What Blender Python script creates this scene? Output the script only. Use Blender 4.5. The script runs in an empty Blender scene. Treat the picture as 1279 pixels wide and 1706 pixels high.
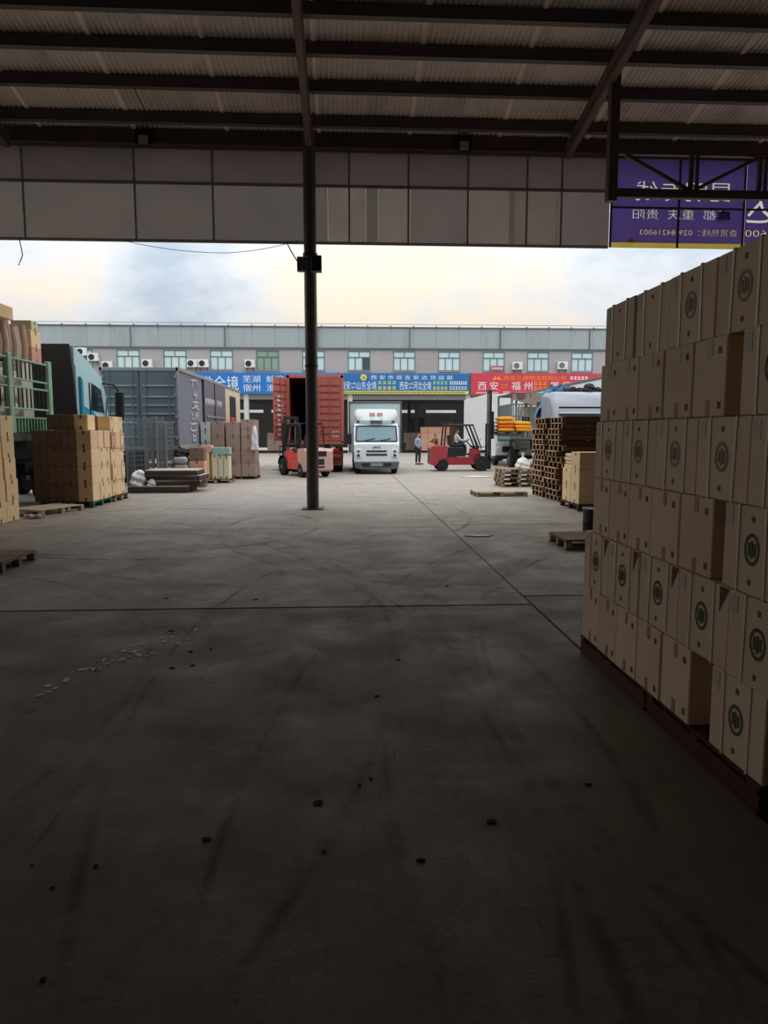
import bpy, bmesh, math, random
from mathutils import Vector, Matrix, Euler
C = bpy.context.scene.collection
sc = bpy.context.scene
R = math.radians

# ------------------------------------------------------------------ camera
cd = bpy.data.cameras.new('camera'); cam = bpy.data.objects.new('camera', cd); C.objects.link(cam)
cd.sensor_fit = 'VERTICAL'; cd.sensor_height = 36.0
cd.lens = 36.0 * 1180 / 1706
cam.location = (0, 0, 1.75)
cam.rotation_euler = (R(90 - 6.431), 0, R(-3.109))
cd.clip_end = 600; cd.clip_start = 0.05
sc.camera = cam

# ------------------------------------------------------------------ sky (overcast dusk, broken cream cloud)
w = bpy.data.worlds.new('sky'); sc.world = w; w.use_nodes = True
nt = w.node_tree; nt.nodes.clear()
def N(t, tree=None, **k):
    n = (tree or nt).nodes.new(t)
    for a, b in k.items(): setattr(n, a, b)
    return n
L = nt.links.new
tc = N('ShaderNodeTexCoord'); sep = N('ShaderNodeSeparateXYZ'); L(tc.outputs['Generated'], sep.inputs[0])
zc = N('ShaderNodeMath', operation='MAXIMUM'); L(sep.outputs[2], zc.inputs[0]); zc.inputs[1].default_value = 0.0
gr = N('ShaderNodeMath', operation='MULTIPLY_ADD'); L(zc.outputs[0], gr.inputs[0]); gr.inputs[1].default_value = 2.1; gr.inputs[2].default_value = 0.48
den = N('ShaderNodeMath', operation='ADD'); L(zc.outputs[0], den.inputs[0]); den.inputs[1].default_value = 0.42
dx = N('ShaderNodeMath', operation='DIVIDE'); L(sep.outputs[0], dx.inputs[0]); L(den.outputs[0], dx.inputs[1])
dy = N('ShaderNodeMath', operation='DIVIDE'); L(sep.outputs[1], dy.inputs[0]); L(den.outputs[0], dy.inputs[1])
cmb = N('ShaderNodeCombineXYZ'); L(dx.outputs[0], cmb.inputs[0]); L(dy.outputs[0], cmb.inputs[1]); cmb.inputs[2].default_value = 8.7
no = N('ShaderNodeTexNoise'); L(cmb.outputs[0], no.inputs['Vector'])
no.inputs['Scale'].default_value = 1.7; no.inputs['Detail'].default_value = 7; no.inputs['Roughness'].default_value = 0.55
cr = N('ShaderNodeValToRGB'); L(no.outputs[0], cr.inputs[0])
e = cr.color_ramp.elements
e[0].position = 0.40; e[0].color = (0.47, 0.55, 0.65, 1)
e[1].position = 0.60; e[1].color = (0.90, 0.80, 0.66, 1)
m_ = e.new(0.50); m_.color = (0.72, 0.75, 0.79, 1)
mul = N('ShaderNodeVectorMath', operation='SCALE'); L(cr.outputs[0], mul.inputs[0]); L(gr.outputs[0], mul.inputs['Scale'])
bg = N('ShaderNodeBackground'); L(mul.outputs[0], bg.inputs[0]); bg.inputs[1].default_value = 0.69
ow = N('ShaderNodeOutputWorld'); L(bg.outputs[0], ow.inputs[0])

sc.view_settings.view_transform = 'Standard'; sc.view_settings.look = 'None'
sc.view_settings.exposure = 1.0; sc.view_settings.gamma = 1.0; sc.view_settings.use_curve_mapping = False
sc.cycles.use_denoising = True
sc.cycles.max_bounces = 8; sc.cycles.diffuse_bounces = 6; sc.cycles.glossy_bounces = 3

# ------------------------------------------------------------------ materials
def lin(c): 
    return tuple((x/255/12.92 if x/255 <= .04045 else ((x/255+.055)/1.055)**2.4) for x in c)
MATS = {}
def mat(name, col, rough=.7, metal=0., var=.12, scale=3., bump=0., spec=.4, stretch=(1,1,1), dirt=0., emit=0.):
    """col = albedo in sRGB 0-255; noise varies its value, dirt adds dark blotches."""
    if name in MATS: return MATS[name]
    m = bpy.data.materials.new(name); m.use_nodes = True; t = m.node_tree
    p = t.nodes['Principled BSDF']; l = t.links.new
    p.inputs['Roughness'].default_value = rough; p.inputs['Metallic'].default_value = metal
    p.inputs['Specular IOR Level'].default_value = spec
    c = lin(col)
    oi = N('ShaderNodeObjectInfo', t); tcn = N('ShaderNodeTexCoord', t)
    mp = N('ShaderNodeMapping', t); l(tcn.outputs['Object'], mp.inputs[0]); mp.inputs['Scale'].default_value = stretch
    cb = N('ShaderNodeCombineXYZ', t); ml = N('ShaderNodeMath', t, operation='MULTIPLY'); l(oi.outputs['Random'], ml.inputs[0]); ml.inputs[1].default_value = 37
    l(ml.outputs[0], cb.inputs[0]); l(ml.outputs[0], cb.inputs[2]); l(cb.outputs[0], mp.inputs['Location'])
    nz = N('ShaderNodeTexNoise', t); l(mp.outputs[0], nz.inputs['Vector']); nz.inputs['Scale'].default_value = scale; nz.inputs['Detail'].default_value = 6
    # value factor = 1 + var*(noise-.5)*2 + var*.7*(random-.5)*2
    a = N('ShaderNodeMath', t, operation='MULTIPLY_ADD'); l(nz.outputs[0], a.inputs[0]); a.inputs[1].default_value = 2.4*var; a.inputs[2].default_value = 1 - 1.2*var - .7*var
    b = N('ShaderNodeMath', t, operation='MULTIPLY_ADD'); l(oi.outputs['Random'], b.inputs[0]); b.inputs[1].default_value = 1.4*var; l(a.outputs[0], b.inputs[2])
    sv = N('ShaderNodeVectorMath', t, operation='SCALE'); sv.inputs[0].default_value = c; l(b.outputs[0], sv.inputs['Scale'])
    out = sv.outputs[0]
    if dirt:
        n2 = N('ShaderNodeTexNoise', t); l(mp.outputs[0], n2.inputs['Vector']); n2.inputs['Scale'].default_value = scale*.6; n2.inputs['Detail'].default_value = 8; n2.inputs['Roughness'].default_value = .7
        mr = N('ShaderNodeMapRange', t); l(n2.outputs[0], mr.inputs[0]); mr.inputs[1].default_value = .5; mr.inputs[2].default_value = .72; mr.inputs[3].default_value = 0; mr.inputs[4].default_value = dirt
        mx = N('ShaderNodeMix', t, data_type='RGBA'); l(mr.outputs[0], mx.inputs[0]); l(out, mx.inputs[6]); mx.inputs[7].default_value = (c[0]*.3+.01, c[1]*.28+.008, c[2]*.25+.006, 1)
        out = mx.outputs[2]
    l(out, p.inputs['Base Color'])
    if bump:
        bp = N('ShaderNodeBump', t); bp.inputs['Strength'].default_value = bump; bp.inputs['Distance'].default_value = .01
        n3 = N('ShaderNodeTexNoise', t); l(mp.outputs[0], n3.inputs['Vector']); n3.inputs['Scale'].default_value = scale*6; n3.inputs['Detail'].default_value = 5
        l(n3.outputs[0], bp.inputs['Height']); l(bp.outputs[0], p.inputs['Normal'])
    if emit:
        p.inputs['Emission Color'].default_value = (*c, 1); p.inputs['Emission Strength'].default_value = emit
    MATS[name] = m; return m

def glass_mat(name, col, rough=.06, spec=.9):
    m = mat(name, col, rough=rough, spec=spec, var=.05, scale=1.5); m.node_tree.nodes['Principled BSDF'].inputs['Coat Weight'].default_value = .6
    m.node_tree.nodes['Principled BSDF'].inputs['Coat Roughness'].default_value = .03
    return m

def translucent_mat(name, col, frac=.5, var=.1, scale=2.):
    m = mat(name, col, rough=.8, var=var, scale=scale, spec=.15); t = m.node_tree; l = t.links.new
    p = t.nodes['Principled BSDF']; src = p.inputs['Base Color'].links[0].from_socket
    tr = N('ShaderNodeBsdfTranslucent', t); l(src, tr.inputs[0])
    mx = N('ShaderNodeMixShader', t); mx.inputs[0].default_value = frac; l(p.outputs[0], mx.inputs[1]); l(tr.outputs[0], mx.inputs[2])
    l(mx.outputs[0], t.nodes['Material Output'].inputs[0]); return m

# ------------------------------------------------------------------ mesh builder
class MB:
    def __init__(s): s.v = []; s.f = []
    def add(s, vs, fs):
        o = len(s.v); s.v += [Vector(x) for x in vs]; s.f += [[o+i for i in f] for f in fs]; return s
    def box(s, x0, x1, y0, y1, z0, z1, b=0., M=None):
        c = ((x0+x1)/2, (y0+y1)/2, (z0+z1)/2); h = (abs(x1-x0)/2, abs(y1-y0)/2, abs(z1-z0)/2)
        b = min(b, min(h)*.8)
        S = (-1, 1); vs = []; fs = []
        if b <= 0:
            ix = {}
            for i in S:
                for j in S:
                    for k in S: ix[i, j, k] = len(vs); vs.append(Vector((c[0]+i*h[0], c[1]+j*h[1], c[2]+k*h[2])))
            for a in range(3):
                o1, o2 = [q for q in range(3) if q != a]
                for sg in S:
                    q = []
                    for u, v in ((-1,-1), (1,-1), (1,1), (-1,1)):
                        t = [0,0,0]; t[a] = sg; t[o1] = u; t[o2] = v; q.append(ix[tuple(t)])
                    fs.append(q)
        else:
            ix = {}
            for i in S:
                for j in S:
                    for k in S:
                        sg = (i, j, k)
                        for a in range(3):
                            ix[sg, a] = len(vs)
                            vs.append(Vector([c[q]+sg[q]*(h[q]-(0 if q == a else b)) for q in range(3)]))
                        fs.append([ix[sg, 0], ix[sg, 1], ix[sg, 2]])
            for a in range(3):
                o1, o2 = [q for q in range(3) if q != a]
                for sg in S:
                    q = []
                    for u, v in ((-1,-1), (1,-1), (1,1), (-1,1)):
                        t = [0,0,0]; t[a] = sg; t[o1] = u; t[o2] = v; q.append(ix[tuple(t), a])
                    fs.append(q)
                for u in S:
                    for v in S:
                        t0 = [0,0,0]; t0[a] = -1; t0[o1] = u; t0[o2] = v; t1 = list(t0); t1[a] = 1
                        fs.append([ix[tuple(t0), o1], ix[tuple(t1), o1], ix[tuple(t1), o2], ix[tuple(t0), o2]])
        if M is not None: vs = [M @ v for v in vs]
        return s.add(vs, fs)
    def bar(s, p0, p1, w, h, b=0.):
        p0 = Vector(p0); p1 = Vector(p1); d = p1-p0; ln = d.length
        if ln < 1e-6: return s
        M = Matrix.Translation((p0+p1)/2) @ d.to_track_quat('Z', 'Y').to_matrix().to_4x4()
        return s.box(-w/2, w/2, -h/2, h/2, -ln/2, ln/2, b, M)
    def tube(s, pts, r, n=8, caps=True, r1=None):
        pts = [Vector(p) for p in pts]; vs = []; fs = []; K = len(pts)
        for i, p in enumerate(pts):
            d = (pts[min(i+1, K-1)]-pts[max(i-1, 0)]).normalized()
            ref = Vector((0, 0, 1)) if abs(d.z) < .9 else Vector((1, 0, 0))
            u = d.cross(ref).normalized(); v = d.cross(u)
            rr = (r[i] if isinstance(r, (list, tuple)) else r)
            for j in range(n):
                a = 2*math.pi*j/n; vs.append(p+(u*math.cos(a)+v*math.sin(a))*rr)
        for i in range(K-1):
            for j in range(n): fs.append([i*n+j, i*n+(j+1) % n, (i+1)*n+(j+1) % n, (i+1)*n+j])
        if caps: fs.append(list(range(n))[::-1]); fs.append([(K-1)*n+j for j in range(n)])
        return s.add(vs, fs)
    def lathe(s, prof, n=16, M=None):
        """prof: (r, z) pairs about Z."""
        vs = []; fs = []; K = len(prof)
        for r_, z_ in prof:
            for j in range(n):
                a = 2*math.pi*j/n; vs.append(Vector((r_*math.cos(a), r_*math.sin(a), z_)))
        for i in range(K-1):
            for j in range(n): fs.append([i*n+j, i*n+(j+1) % n, (i+1)*n+(j+1) % n, (i+1)*n+j])
        fs.append(list(range(n))[::-1]); fs.append([(K-1)*n+j for j in range(n)])
        if M is not None: vs = [M @ v for v in vs]
        return s.add(vs, fs)
    def prism(s, pts, axis, a, b):
        n = len(pts)
        def P(p, c): return {'x': (c, p[0], p[1]), 'y': (p[0], c, p[1]), 'z': (p[0], p[1], c)}[axis]
        vs = [P(p, a) for p in pts]+[P(p, b) for p in pts]
        fs = [list(range(n))[::-1], list(range(n, 2*n))]+[[i, (i+1) % n, n+(i+1) % n, n+i] for i in range(n)]
        return s.add(vs, fs)
    def grid(s, fn, nu, nv):
        vs = [fn(i/nu, j/nv) for j in range(nv+1) for i in range(nu+1)]
        fs = [[j*(nu+1)+i, j*(nu+1)+i+1, (j+1)*(nu+1)+i+1, (j+1)*(nu+1)+i] for j in range(nv) for i in range(nu)]
        return s.add(vs, fs)
    def mesh(s, name, m, smooth=False):
        me = bpy.data.meshes.new(name); me.from_pydata([tuple(v) for v in s.v], [], s.f)
        bm = bmesh.new(); bm.from_mesh(me); bmesh.ops.recalc_face_normals(bm, faces=bm.faces); bm.to_mesh(me); bm.free()
        if smooth:
            me.polygons.foreach_set('use_smooth', [True]*len(me.polygons)); me.set_sharp_from_angle(angle=R(38))
        me.materials.append(m); return me
    def build(s, name, m, parent=None, loc=None, rot=None, smooth=False):
        return put(name, s.mesh(name, m, smooth), parent, loc, rot)

def put(name, me, parent=None, loc=None, rot=None):
    o = bpy.data.objects.new(name, me); C.objects.link(o)
    if parent: o.parent = parent
    if loc: o.location = loc
    if rot: o.rotation_euler = rot
    return o
def tag(o, label=None, cat=None, group=None, kind=None):
    for k, v in (('label', label), ('category', cat), ('group', group), ('kind', kind)):
        if v: o[k] = v
    return o
def thing(name, label, cat, loc=(0,0,0), rotz=0., group=None):
    o = bpy.data.objects.new(name, None); C.objects.link(o); o.location = loc; o.rotation_euler = (0, 0, rotz)
    o.empty_display_size = .1
    return tag(o, label, cat, group)
KIDS = {}
def copy_tree(o, loc, rotz=0., label=None, group=None):
    def rec(s, par):
        c = s.copy(); C.objects.link(c); c.parent = par
        for ch in s.children: rec(ch, c)
        return c
    c = rec(o, None); c.location = loc; c.rotation_euler = (0, 0, rotz)
    if label: c['label'] = label
    if group: c['group'] = group
    return c
def text_mesh(body, m, wdt, hgt, depth=.004, mirror=False):
    """lettering in the XZ plane, read from -Y (mirror: read from +Y), centred, scaled to wdt x hgt"""
    cu = bpy.data.curves.new('lettering', 'FONT'); cu.body = body; cu.resolution_u = 2
    o = bpy.data.objects.new('lettering', cu); C.objects.link(o)
    bpy.context.view_layer.update()
    me = bpy.data.meshes.new_from_object(o.evaluated_get(bpy.context.evaluated_depsgraph_get()))
    bpy.data.objects.remove(o); bpy.data.curves.remove(cu)
    xs = [v.co.x for v in me.vertices]; ys = [v.co.y for v in me.vertices]
    x0, x1, y0, y1 = min(xs), max(xs), min(ys), max(ys)
    bm = bmesh.new(); bm.from_mesh(me)
    g = bmesh.ops.extrude_face_region(bm, geom=bm.faces[:])
    top = {v for v in g['geom'] if isinstance(v, bmesh.types.BMVert)}
    for v in bm.verts:
        X = ((v.co.x-x0)/(x1-x0)-.5)*wdt; Z = ((v.co.y-y0)/(y1-y0)-.5)*hgt
        v.co = Vector((-X if mirror else X, (-depth/2 if v in top else depth/2), Z))
    bmesh.ops.recalc_face_normals(bm, faces=bm.faces)
    bm.to_mesh(me); bm.free(); me.materials.clear(); me.materials.append(m); return me
def letters(body, m, parent, x, y, z, wdt, hgt, depth=.01, mirror=False, rot=None):
    return put('lettering', text_mesh(body, m, wdt, hgt, depth, mirror), parent, (x, y, z), rot)
def wheel(parent, x, y, z, r, wd, axis='x', tyre=None, hub=None, dual=False):
    M = Matrix.Rotation(R(90), 4, 'Y') if axis == 'x' else Matrix.Rotation(R(90), 4, 'X')
    mb = MB().lathe([(r*.55, -wd/2), (r*.9, -wd/2), (r, -wd*.36), (r, wd*.36), (r*.9, wd/2), (r*.55, wd/2)], 20, M)
    t = mb.build('wheel', tyre or MATS['tyre'], parent, (x, y, z), smooth=True)
    hb = MB().lathe([(r*.2, -wd/2-.02), (r*.3, -wd*.42), (r*.54, -wd*.38), (r*.54, wd*.38), (r*.3, wd*.42), (r*.2, wd/2+.02)], 14, M)
    hb.build('hub', hub or MATS['steel_grey'], t, smooth=True)
    return t

mat('tyre', (38,38,38), rough=.85, var=.1, bump=.2)
mat('steel_grey', (120,122,124), rough=.45, metal=.6, var=.15, dirt=.3)
mat('dark_steel', (52,53,55), rough=.5, metal=.4, var=.15)
mat('black_paint', (34,35,38), rough=.5, var=.15)
mat('white_paint', (226,230,232), rough=.35, var=.04, dirt=.12, scale=1.5)
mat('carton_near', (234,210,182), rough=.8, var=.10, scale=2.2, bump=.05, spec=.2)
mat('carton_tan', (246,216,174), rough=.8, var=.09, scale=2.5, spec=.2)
mat('carton_brown_and_shade', (138,112,100), rough=.8, var=.12, scale=2.5, spec=.2)  # plain brown, and the shade-darkened copy of the tan cartons
mat('carton_pink', (226,172,148), rough=.8, var=.10, scale=2.5, spec=.2)
mat('carton_grey', (162,140,128), rough=.8, var=.12, scale=2.5, spec=.2)
mat('carton_cream', (222,216,188), rough=.8, var=.08, scale=2.5, spec=.2)
mat('carton_pale', (200,206,200), rough=.8, var=.10, scale=2.5, spec=.2)
mat('wood_pale', (190,172,148), rough=.85, var=.22, scale=5, stretch=(.4,4,4), spec=.2)
mat('wood_dark', (104,78,62), rough=.85, var=.3, scale=5, stretch=(.4,4,4), spec=.2)
mat('wood_end', (196,170,136), rough=.85, var=.25, scale=6, spec=.2)
mat('wood_red', (92,56,46), rough=.8, var=.25, scale=4, spec=.2)
mat('green_plastic', (60,120,84), rough=.6, var=.15)
mat('strap', (236,222,200), rough=.4, var=.05)
mat('tape', (120,84,58), rough=.5, var=.1)
mat('paper_white', (220,218,212), rough=.7, var=.05)
mat('tape_near', (178,140,112), rough=.6, var=.1)
mat('wood_mid', (146,126,106), rough=.85, var=.25, scale=5, stretch=(.4,4,4), spec=.2)
mat('print_faded', (150,144,112), rough=.75, var=.15, scale=9)
mat('print_green', (84,92,72), rough=.75, var=.15, scale=9)
mat('print_red', (128,80,62), rough=.75, var=.15, scale=9)
# ================================================================== SETTING
rng = random.Random(4)
# ---- concrete floor: real slabs with recessed joints; stains, tyre marks and grain in the material (world position)
def floor_material(nm='concrete', tone=(1, 1, 1)):
    m = bpy.data.materials.new(nm); m.use_nodes = True; t = m.node_tree; l = t.links.new
    p = t.nodes['Principled BSDF']; geo = N('ShaderNodeNewGeometry', t)
    def noise(scale, detail=6, rough=.6, st=(1,1,1), off=(0,0,0)):
        mp = N('ShaderNodeMapping', t); l(geo.outputs['Position'], mp.inputs[0]); mp.inputs['Scale'].default_value = st; mp.inputs['Location'].default_value = off
        n = N('ShaderNodeTexNoise', t); l(mp.outputs[0], n.inputs['Vector']); n.inputs['Scale'].default_value = scale; n.inputs['Detail'].default_value = detail; n.inputs['Roughness'].default_value = rough
        return n.outputs[0]
    def mrange(x, a, b, c, d):
        n = N('ShaderNodeMapRange', t); l(x, n.inputs[0])
        for i, v in enumerate((a, b, c, d)): n.inputs[i+1].default_value = v
        return n.outputs[0]
    def math2(op, a, b):
        n = N('ShaderNodeMath', t, operation=op)
        for i, v in enumerate((a, b)):
            if isinstance(v, (int, float)): n.inputs[i].default_value = v
            else: l(v, n.inputs[i])
        return n.outputs[0]
    def mix(f, a, b):
        n = N('ShaderNodeMix', t, data_type='RGBA')
        if isinstance(f, float): n.inputs[0].default_value = f
        else: l(f, n.inputs[0])
        for i, v in ((6, a), (7, b)):
            if isinstance(v, tuple): n.inputs[i].default_value = (*v, 1)
            else: l(v, n.inputs[i])
        return n.outputs[2]
    sp = N('ShaderNodeSeparateXYZ', t); l(geo.outputs['Position'], sp.inputs[0])
    col = mix(mrange(noise(.55, 8, .65), .3, .7, 0, 1), tuple(a*q for a, q in zip(tone, (.31, .282, .25))), tuple(a*q for a, q in zip(tone, (.38, .355, .325))))
    col = mix(mrange(noise(2.2, 8, .7, off=(7,3,0)), .42, .75, 0, .6), col, tuple(a*q for a, q in zip(tone, (.28, .245, .215))))
    col = mix(mrange(noise(11, 6, .7), .52, .72, 0, .7), col, tuple(a*q for a, q in zip(tone, (.22, .19, .165))))
    col = mix(mrange(noise(5, 12, .82, (1.6,.5,1), (13,2,0)), .53, .66, 0, .55), col, tuple(a*q for a, q in zip(tone, (.13, .112, .098))))
    # traffic grime: long smears in the driving direction, only under the roof where trolleys and fork trucks turn
    smear = mrange(noise(1.6, 8, .72, (3.2, .16, 1), (1,9,0)), .50, .75, 0, .32)
    inside = mrange(math2('ADD', sp.outputs[1], math2('MULTIPLY', noise(.5), 5)), 14.5, 21, 1, .15)
    col = mix(math2('MULTIPLY', smear, inside), col, (.105, .088, .075))
    col = mix(math2('MULTIPLY', mrange(noise(.35, 5, .6, off=(3,1,0)), .42, .66, 0, .5), inside), col, (.13, .108, .092))
    # tyre arcs
    arcs = [(-8.6,4.2,10.05,.03), (-8.6,4.2,9.55,.022), (-9.8,6.0,10.2,.028), (12.2,3.5,12.0,.035), (12.6,3.9,11.6,.02), (-3.6,13.3,3.1,.05),
            (-2.6,15.0,5.2,.045), (3.4,12.9,5.6,.04), (10.5,5.5,11.9,.025), (9.0,4.5,8.05,.03), (-6.2,4.5,4.75,.03), (14.0,2.5,14.55,.02), (1.0,16.0,8.3,.05), (-15,3,15.9,.03)]
    acc = None
    for cx, cy, rr, ww in arcs:
        x = math2('SUBTRACT', sp.outputs[0], cx); y = math2('SUBTRACT', sp.outputs[1], cy)
        d = math2('SQRT', math2('ADD', math2('MULTIPLY', x, x), math2('MULTIPLY', y, y)), 0)
        d = math2('ABSOLUTE', math2('SUBTRACT', d, rr), 0)
        mk = mrange(d, ww*.3, ww*1.8, 1, 0)
        acc = mk if acc is None else math2('MAXIMUM', acc, mk)
    acc = math2('MULTIPLY', acc, mrange(noise(1.1, 7, .7, off=(20,4,0)), .44, .6, 0, .85))
    col = mix(acc, col, (.05, .043, .038))
    # transverse wear ripples near the joint where wheels bump (as in tread prints)
    wv = N('ShaderNodeTexWave', t); mp = N('ShaderNodeMapping', t); l(geo.outputs['Position'], mp.inputs[0]); l(mp.outputs[0], wv.inputs['Vector'])
    wv.bands_direction = 'Y'; wv.inputs['Scale'].default_value = 3.2; wv.inputs['Distortion'].default_value = 9; wv.inputs['Detail'].default_value = 4; wv.inputs['Detail Scale'].default_value = 2
    tread = math2('MULTIPLY', mrange(wv.outputs[1], .55, .95, 0, .35), mrange(noise(.8, 4, .6, (1.3,.5,1), (2,5,0)), .52, .66, 0, 1))
    col = mix(math2('MULTIPLY', tread, inside), col, (.085, .072, .062))
    scr = mrange(noise(1, 5, .6, (17, .45, 1), (3,8,0)), .655, .69, 0, 1)
    scr = math2('MULTIPLY', scr, mrange(noise(.6, 4, .6, off=(9,9,1)), .45, .6, 0, .7))
    col = mix(math2('MULTIPLY', scr, inside), col, (.045, .038, .034))
    scr = mrange(noise(1, 6, .65, (2.2, 21, 1), (1,4,0)), .66, .70, 0, .5)
    col = mix(math2('MULTIPLY', scr, inside), col, (.06, .052, .046))
    # small oil drops
    vo = N('ShaderNodeTexVoronoi', t); l(geo.outputs['Position'], vo.inputs['Vector']); vo.inputs['Scale'].default_value = 1.7
    spots = math2('MULTIPLY', mrange(vo.outputs['Distance'], .03, .09, 1, 0), mrange(noise(.7, 3, .5, off=(5,5,5)), .5, .6, 0, .9))
    col = mix(spots, col, (.04, .034, .03))
    tint = mix(inside, (1,1,1), (1.09,1.0,.86)); mm = N('ShaderNodeMix', t, data_type='RGBA', blend_type='MULTIPLY'); mm.inputs[0].default_value = 1; l(col, mm.inputs[6]); l(tint, mm.inputs[7]); col = mm.outputs[2]
    l(col, p.inputs['Base Color'])
    l(mrange(noise(1.4, 6, .65), .3, .7, .5, .85), p.inputs['Roughness'])
    p.inputs['Specular IOR Level'].default_value = .35
    bp = N('ShaderNodeBump', t); bp.inputs['Strength'].default_value = .6; bp.inputs['Distance'].default_value = .012
    l(math2('ADD', noise(9, 8, .7), math2('MULTIPLY', noise(60, 3), .3)), bp.inputs['Height']); l(bp.outputs[0], p.inputs['Normal'])
    return m
FLOOR = floor_material(); FLOOR_SHADE = floor_material('concrete_shade', (.60, .545, .50)); FLOOR_DEEP_SHADE = floor_material('concrete_deep_shade', (.2, .19, .175))  # nearer slab rows toned darker, painting the light's falloff into the concrete
mat('joint_dirt', (40,36,32), rough=.95, var=.3)
floor = MB().box(-22, 40, -31, 61, -.3, -.02).build('floor', MATS['joint_dirt']); tag(floor, kind='structure')
xs = [-22.1+6*k for k in range(0, 11)]; ys = [-30.6] + [-22.5+5.9*k for k in range(0, 15)]
# joints land on x=1.9 and y=7.0
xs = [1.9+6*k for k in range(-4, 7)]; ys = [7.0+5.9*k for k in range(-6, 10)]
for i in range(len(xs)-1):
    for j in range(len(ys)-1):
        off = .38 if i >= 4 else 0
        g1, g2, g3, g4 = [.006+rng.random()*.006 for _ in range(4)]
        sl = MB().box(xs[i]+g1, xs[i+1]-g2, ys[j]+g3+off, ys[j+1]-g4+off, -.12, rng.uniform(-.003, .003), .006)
        sl.build('slab', FLOOR if ys[j] > 6.9 else (FLOOR_SHADE if ys[j] > 1 else FLOOR_DEEP_SHADE), floor)
ground = MB().box(-220, 220, -60, 260, -.9, -.32).build('ground', FLOOR); tag(ground, kind='structure')
# chipped pits and a splash of spilt whitewash on the slabs
mat('pit', (26,24,22), rough=.95); mat('whitewash', (236,230,220), rough=.9, var=.12, scale=30)
def blob(cx, cy, rx, ry, z, n=12, th=.004, seed=0):
    r_ = random.Random(seed); pts = []
    for k in range(n):
        a = 2*math.pi*k/n; q = r_.uniform(.7, 1.15); pts.append((cx+rx*q*math.cos(a), cy+ry*q*math.sin(a)))
    return MB().prism(pts, 'z', z, z+th)
for k, (x, y, rx, ry) in enumerate([(-.14,3.2,.037,.045), (.65,2.99,.04,.035), (-.61,2.92,.032,.03), (.06,3.36,.02,.02), (.12,3.42,.015,.03), (-1.02,2.75,.018,.018), (-1.14,2.62,.012,.02), (-1.28,2.77,.013,.012), (-.98,2.15,.015,.02),
        (-.95,7.35,.05,.06), (-1.9,7.45,.05,.04), (1.15,7.9,.04,.06), (-1.25,5.6,.03,.04), (-1.1,5.65,.02,.03), (-1.3,5.2,.035,.03), (-1.16,5.25,.03,.02), (.2,4.55,.03,.02), (-1.55,6.2,.05,.05), (.4,5.3,.03,.02), (1.2,3.3,.03,.02), (.3,2.72,.03,.02), (-.1,2.8,.015,.02)]):
    blob(x, y, rx*.6, ry*.55, .001, seed=k).build('chipped_pit', MATS['pit'], floor)
for k, (x0, y0, x1, y1, n) in enumerate([(-1.55,6.2,-2.15,4.55,26), (-1.2,6.35,-1.75,5.35,16), (-1.75,5.4,-2.0,5.1,8)]):
    mb = MB(); r_ = random.Random(50+k)
    for i in range(n):
        f_ = i/n; cx = x0+(x1-x0)*f_+r_.gauss(0,.05); cy = y0+(y1-y0)*f_+r_.gauss(0,.05)
        q = blob(cx, cy, r_.uniform(.008,.03), r_.uniform(.01,.04), .0015, 8, .0015, r_.random()); mb.add(q.v, q.f)
    o = mb.build('whitewash_splash', MATS['whitewash'], floor); o['kind'] = 'stuff'

# ---- our warehouse shell
mat('shell_wall', (70,66,62), rough=.9, var=.15); mat('roof_sheet', (216,200,192), rough=.55, var=.10, scale=1.2, dirt=.5)
mat('purlin', (96,88,84), rough=.6, var=.15); mat('truss_paint', (104,84,78), rough=.6, var=.2, dirt=.3)
mat('fascia_sheet', (150,128,122), rough=.7, var=.08, dirt=.2)
EY = 16.6
def roof_z(y): return 8.28+.18*(EY-y) if y > -8 else 8.28+.18*(EY+8)+.18*(y+8)
for nm, bx in (('wall_left', (-26.3,-26,-30,9,0,11)), ('wall_right', (26,26.3,-30,11,0,11)), ('wall_back', (-26.3,26.3,-30.3,-30,0,11))):  # unseen walls; side ends cut short to let light onto the cartons
    tag(MB().box(*bx).build(nm, MATS['shell_wall']), kind='structure')
ceil = MB().box(-26.3, 26.3, EY+.35, EY+.45, 8.16, 8.24).build('ceiling', MATS['fascia_sheet']); tag(ceil, kind='structure')
def sheet(y0, y1, wdt):
    per = .1; n = int(round(wdt/per)); prof = []
    for k in range(n):
        x = k*per
        prof += [(x, 0), (x+.035, 0), (x+.05, .022), (x+.085, .022)]
    prof.append((wdt, 0))
    mb = MB(); vs = []
    for y in (y0, y1):
        for x, z in prof: vs.append((x, y, z+roof_z(y)))
    K = len(prof); mb.add(vs, [[i, i+1, K+i+1, K+i] for i in range(K-1)]); return mb
me1 = sheet(EY+.6, -8, 1.02).mesh('roof_sheet', MATS['roof_sheet']); me2 = sheet(-7.99, -30.2, 1.02).mesh('roof_sheet', MATS['roof_sheet'])
for k in range(-26, 27):
    put('roof_sheet', me1, ceil, (k*1.0-.5, 0, .01 if k % 2 else 0)); 
    put('roof_sheet', me2, ceil, (k*1.0-.5, 0, .01 if k % 2 else 0))
for y in (15.9, 14.8, 13.79, 12.87, 11.95, 11.0, 10.0, 9.0, 8.0, 6.5, 5.0):
    z = roof_z(y)
    MB().box(-26, 26, y-.05, y+.05, z-.21, z-.005, .008).box(-26, 26, y-.05, y+.09, z-.215, z-.195).build('purlin', MATS['purlin'], ceil)
MB().box(-26, 26, EY-.16, EY+.02, 7.98, 8.28, .01).build('eave_beam', MATS['truss_paint'], ceil)
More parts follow.
